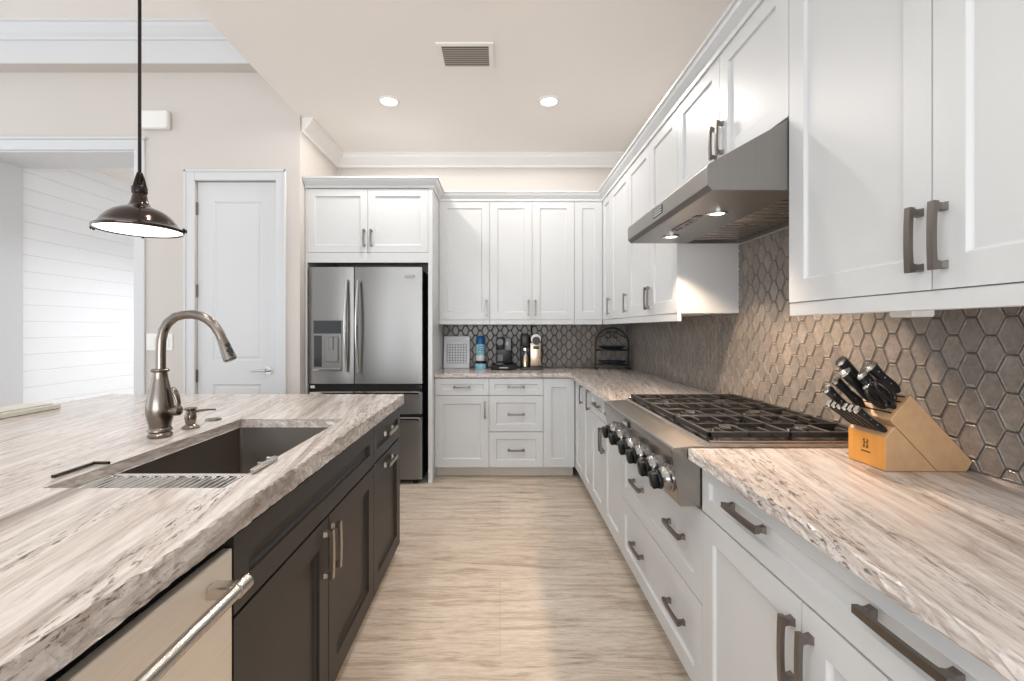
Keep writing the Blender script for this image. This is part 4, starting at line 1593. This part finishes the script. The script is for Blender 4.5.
# wrought iron plate stand with two plates
ps = thing('plate_stand', 'black wrought iron two-tier plate stand with arched frame in the corner', 'stand', (1.075, 4.37, CT))
mb = MB()
hw_ = 0.158
pts = [(-hw_, 0, 0.004), (-hw_, 0, 0.24)]
for k in range(1, 16):
    a = PI - PI * k / 16
    pts.append((hw_ * math.cos(a), 0, 0.24 + 0.155 * math.sin(a)))
pts += [(hw_, 0, 0.24), (hw_, 0, 0.004)]
mb.tube(pts, 0.008, 10)
for s in (-1, 1):
    mb.tube([(s * hw_, -0.07, 0.006), (s * hw_, 0.09, 0.006)], 0.007, 8)
mb.obj('arch_frame', M['iron'], ps, smooth=True)
mb = MB()
for s in (-1, 1):
    pts = []
    for k in range(22):
        a = PI * 0.5 + s * (-0.3 + 4.6 * k / 21)
        r = 0.040 - 0.0014 * k
        pts.append((s * 0.042 + r * math.cos(a) * 1.0, 0, 0.318 + r * math.sin(a)))
    mb.tube(pts, 0.0048, 8)
    mb.tube([(s * 0.13, 0, 0.30), (s * 0.085, 0, 0.325), (s * 0.04, 0, 0.35), (s * 0.0, 0, 0.36)], 0.004, 8)
mb.obj('scroll', M['iron'], ps, smooth=True)
for zz in (0.045, 0.185):
    mb = MB()
    pts = [(0.150 * math.cos(2 * PI * k / 28), -0.0 + 0.10 * math.sin(2 * PI * k / 28), zz) for k in range(28)]
    mb.tube(pts, 0.005, 8, closed=True)
    mb.tube([(-0.155, 0, zz), (0.155, 0, zz)], 0.004, 8)
    mb.obj('tier_ring', M['iron'], ps, smooth=True)
for zz, lab in ((0.0505, 'dark blue oval plate on the lower tier of the plate stand'), (0.1905, 'dark blue oval plate on the upper tier of the plate stand')):
    mb = MB()
    mb.lathe([(0.0, 0.0), (0.075, 0.0), (0.085, 0.004), (0.128, 0.026), (0.131, 0.030), (0.126, 0.031), (0.08, 0.010), (0.0, 0.007)], 40, Matrix.Diagonal((1.05, 0.70, 1, 1)), caps=False)
    o = mb.obj('plate', M['navy'], smooth=True, loc=(1.075, 4.37, CT + zz))
    tag(o, lab, 'plate', 'dark blue plates on the plate stand')

# ------------------------------------------------------------------ knife block and knives
BY0, BY1 = 1.226, 1.358
kbk = thing('knife_block', 'slanted light wood knife block on the right counter', 'knife block', (0, BY0, CT))
WBk = BY1 - BY0


def zz(v_):
    return v_ - CT


mb = MB()
mb.prism([(1.181, zz(0.9155)), (1.258, zz(0.9155)), (1.2745, zz(0.942)), (1.108, zz(1.121)), (1.051, zz(1.054))], 'y', 0, WBk, 0.0015)
mb.obj('slotted_body', M['block_side'], kbk)
mb = MB()
mb.prism([(1.040, zz(0.9155)), (1.179, zz(0.9155)), (1.0655, zz(1.0365)), (1.040, zz(1.008))], 'y', 0.0005, WBk - 0.0005, 0.0012)
fb = mb.obj('front_box', M['block_side'], kbk)
mb = MB()
mb.box(1.0385, 1.0398, 0.002, WBk - 0.002, zz(0.918), zz(1.006))
fp = mb.obj('front_panel', M['block_front'], kbk)
# small burnt twin-figure mark and a line of lettering
mb = MB()
yc_ = WBk * 0.50
for s in (-1, 1):
    yy = yc_ + s * 0.0055
    zc = zz(0.976)
    mb.tube([(1.0384, yy, zc + 0.0105), (1.0378, yy, zc + 0.0105)], 0.0024, 10)
    mb.box(1.0378, 1.0386, yy - 0.0014, yy + 0.0014, zc - 0.003, zc + 0.008)
    for dy in (-0.003, 0.003):
        mb.tube([(1.0382, yy, zc - 0.002), (1.0382, yy + dy, zc - 0.013)], 0.0011, 6)
        mb.tube([(1.0382, yy, zc + 0.006), (1.0382, yy + dy * 1.6, zc + 0.001 + (0.008 if dy * s > 0 else 0))], 0.0010, 6)
for k in range(8):
    mb.box(1.0378, 1.0386, yc_ - 0.016 + k * 0.0042, yc_ - 0.016 + k * 0.0042 + 0.0026, zz(0.9515), zz(0.9555))
mb.obj('emblem', plain('burnt_mark', (86, 52, 26), 0.7), fp)
# slot openings along the slanted face
mb = MB()
D_ = Vector((-0.72, 0, 0.69)).normalized()
P0, P1 = Vector((1.108, 0, 1.121)), Vector((1.051, 0, 1.054))
for fr2, ya2, yb3 in ((0.10, 0.012, 0.12), (0.30, 0.012, 0.12), (0.52, 0.012, 0.12), (0.74, 0.012, 0.12)):
    p = P0.lerp(P1, fr2)
    tg = (P1 - P0).normalized()
    pts = [p + tg * 0.0022 + D_ * 0.0006, p - tg * 0.0022 + D_ * 0.0006, p - tg * 0.0022 - D_ * 0.001, p + tg * 0.0022 - D_ * 0.001]
    mb.prism([(a.x, zz(a.z)) for a in pts], 'y', ya2, yb3)
mb.obj('slot', M['matte_black'], kbk)


def face_hit(end):
    """where the handle's axis through end meets the slotted face"""
    n = Vector((-(P1 - P0).z, 0, (P1 - P0).x))
    t = (P0 - end).dot(n) / D_.dot(n)
    return end + D_ * t


def make_knife(name, label, group, end, start, r, loc_y):
    r = r * 1.2
    e, s = Vector(end), Vector(start)
    d = (e - s)
    ln = d.length
    t = thing(name, label, 'knife', (s.x, loc_y, s.z), 0, group)
    d.normalize()
    side = Vector((0, 1, 0))
    up = side.cross(d)
    if up.z < 0:
        up = -up

    def pt(a, u):
        return d * a + up * u
    prof_t = [(-0.012, 0.40), (0.0, 0.95), (0.15, 1.0), (0.5, 0.80), (0.8, 1.0), (0.93, 1.12)]
    loops = []
    for f, k in prof_t:
        a = f * ln if f >= 0 else f
        c = pt(a, -0.0018 * math.sin(f * PI))
        hh, ww = r * k, r * 0.62
        lp = []
        for j in range(12):
            an = 2 * PI * j / 12
            lp.append(c + up * (hh * math.copysign(abs(math.cos(an)) ** 0.7, math.cos(an))) + side * (ww * math.copysign(abs(math.sin(an)) ** 0.7, math.sin(an))))
        loops.append(lp)
    mb = MB()
    mb.rings(loops)
    mb.obj('handle', M['black'], t, smooth=True, bev_angle=60)
    loops = []
    for f, k in ((0.93, 1.16), (0.97, 1.16), (1.0, 0.95)):
        c = pt(f * ln, 0)
        hh, ww = r * k, r * 0.68
        loops.append([c + up * (hh * math.copysign(abs(math.cos(2 * PI * j / 12)) ** 0.7, math.cos(2 * PI * j / 12))) + side * (ww * math.copysign(abs(math.sin(2 * PI * j / 12)) ** 0.7, math.sin(2 * PI * j / 12))) for j in range(12)])
    mb = MB()
    mb.rings(loops)
    mb.obj('end_cap', M['chrome'], t, smooth=True, bev_angle=50)
    # tang showing along the edge of the handle, and the blade running into the block
    mb = MB()
    b = bmesh.new()
    A, B = [], []
    line = [(0.0, r * 0.98), (0.15 * ln, r * 1.04), (0.5 * ln, r * 0.84 - 0.001), (0.8 * ln, r * 1.03), (0.93 * ln, r * 1.14)]
    lower = [(a, -u) for a, u in line]
    poly = line + lower[::-1]
    for a, u in poly:
        p = pt(a, u)
        A.append(b.verts.new(p + side * 0.0012))
        B.append(b.verts.new(p - side * 0.0012))
    m_ = len(poly)
    for k in range(m_):
        b.faces.new((A[k], A[(k + 1) % m_], B[(k + 1) % m_], B[k]))
    b.faces.new(A[::-1])
    b.faces.new(B)
    bmesh.ops.recalc_face_normals(b, faces=b.faces[:])
    mb.add(b)
    mb.obj('tang', M['chrome'], t)
    mb = MB()
    for f in (0.25, 0.5, 0.75):
        c = pt(f * ln, -0.001)
        mb.tube([c - side * (r * 0.66), c + side * (r * 0.66)], 0.0022, 8)
    mb.obj('rivet', M['chrome'], t)
    return t


big = [((0.997, 1.335, 1.210), 'large black knife, uppermost at the back of the knife block', 0.0130),
       ((0.988, 1.308, 1.179), 'black knife with steel end, second down at the back of the block', 0.0125),
       ((0.985, 1.336, 1.151), 'slim black knife third down at the back of the block', 0.0105),
       ((0.959, 1.338, 1.127), 'slim black knife lowest and furthest left in the upper group', 0.0110),
       ((1.033, 1.270, 1.199), 'black knife nearest the backsplash, uppermost at the front of the block', 0.0125),
       ((1.012, 1.275, 1.175), 'black knife in the middle of the front column, broad steel end', 0.0130),
       ((1.018, 1.262, 1.146), 'black knife just above the scissors in the block', 0.0120)]
for (ex, ey, ez), lab, r in big:
    e = Vector((ex, 0, ez))
    s = face_hit(e)
    if s.z < 1.050:
        s = Vector((1.048, 0, 1.045))
    make_knife('kitchen_knife', lab, 'large knives in the knife block', (e.x, 0, e.z), (s.x + D_.x * 0.0135, 0, s.z + D_.z * 0.0135), r, ey)
words = ['first', 'second', 'third', 'fourth', 'fifth', 'sixth']
for k in range(6):
    yy = 1.345 - 0.0205 * k
    make_knife('steak_knife', 'small black steak knife, %s from the left in the front row' % words[k], 'steak knives in the front row of the block',
               (0.972, 0, 1.083), (1.0445, 0, 1.0265), 0.0085, yy)
# kitchen scissors: two oval loops with shanks
sc_ = thing('scissors', 'black handled kitchen scissors in the knife block beside the knives', 'scissors', (1.079, 1.242, 1.083))
dn = Vector((-0.72, 0, 0.69)).normalized()
for s in (-1, 1):
    mb = MB()
    side = Vector((0, 1, 0))
    upv = Vector((0.69, 0, 0.72))
    c = dn * 0.055 + upv * (s * 0.0145) + side * (-0.002 * s)
    pts = [c + dn * (0.034 * math.cos(2 * PI * k / 24)) + upv * (0.0135 * math.sin(2 * PI * k / 24)) for k in range(24)]
    mb.tube(pts, 0.0055, 10, closed=True)
    mb.tube([dn * 0.004, dn * 0.014 + upv * (s * 0.004), dn * 0.024 + upv * (s * 0.010)], 0.006, 10)
    mb.obj('handle', M['black'], sc_, smooth=True)
mb = MB()
mb.box(-0.002, 0.002, -0.004, 0.004, -0.004, 0.004)
mb.bm.transform(Matrix.Translation(dn * 0.004))
mb.obj('blade', M['chrome'], sc_)
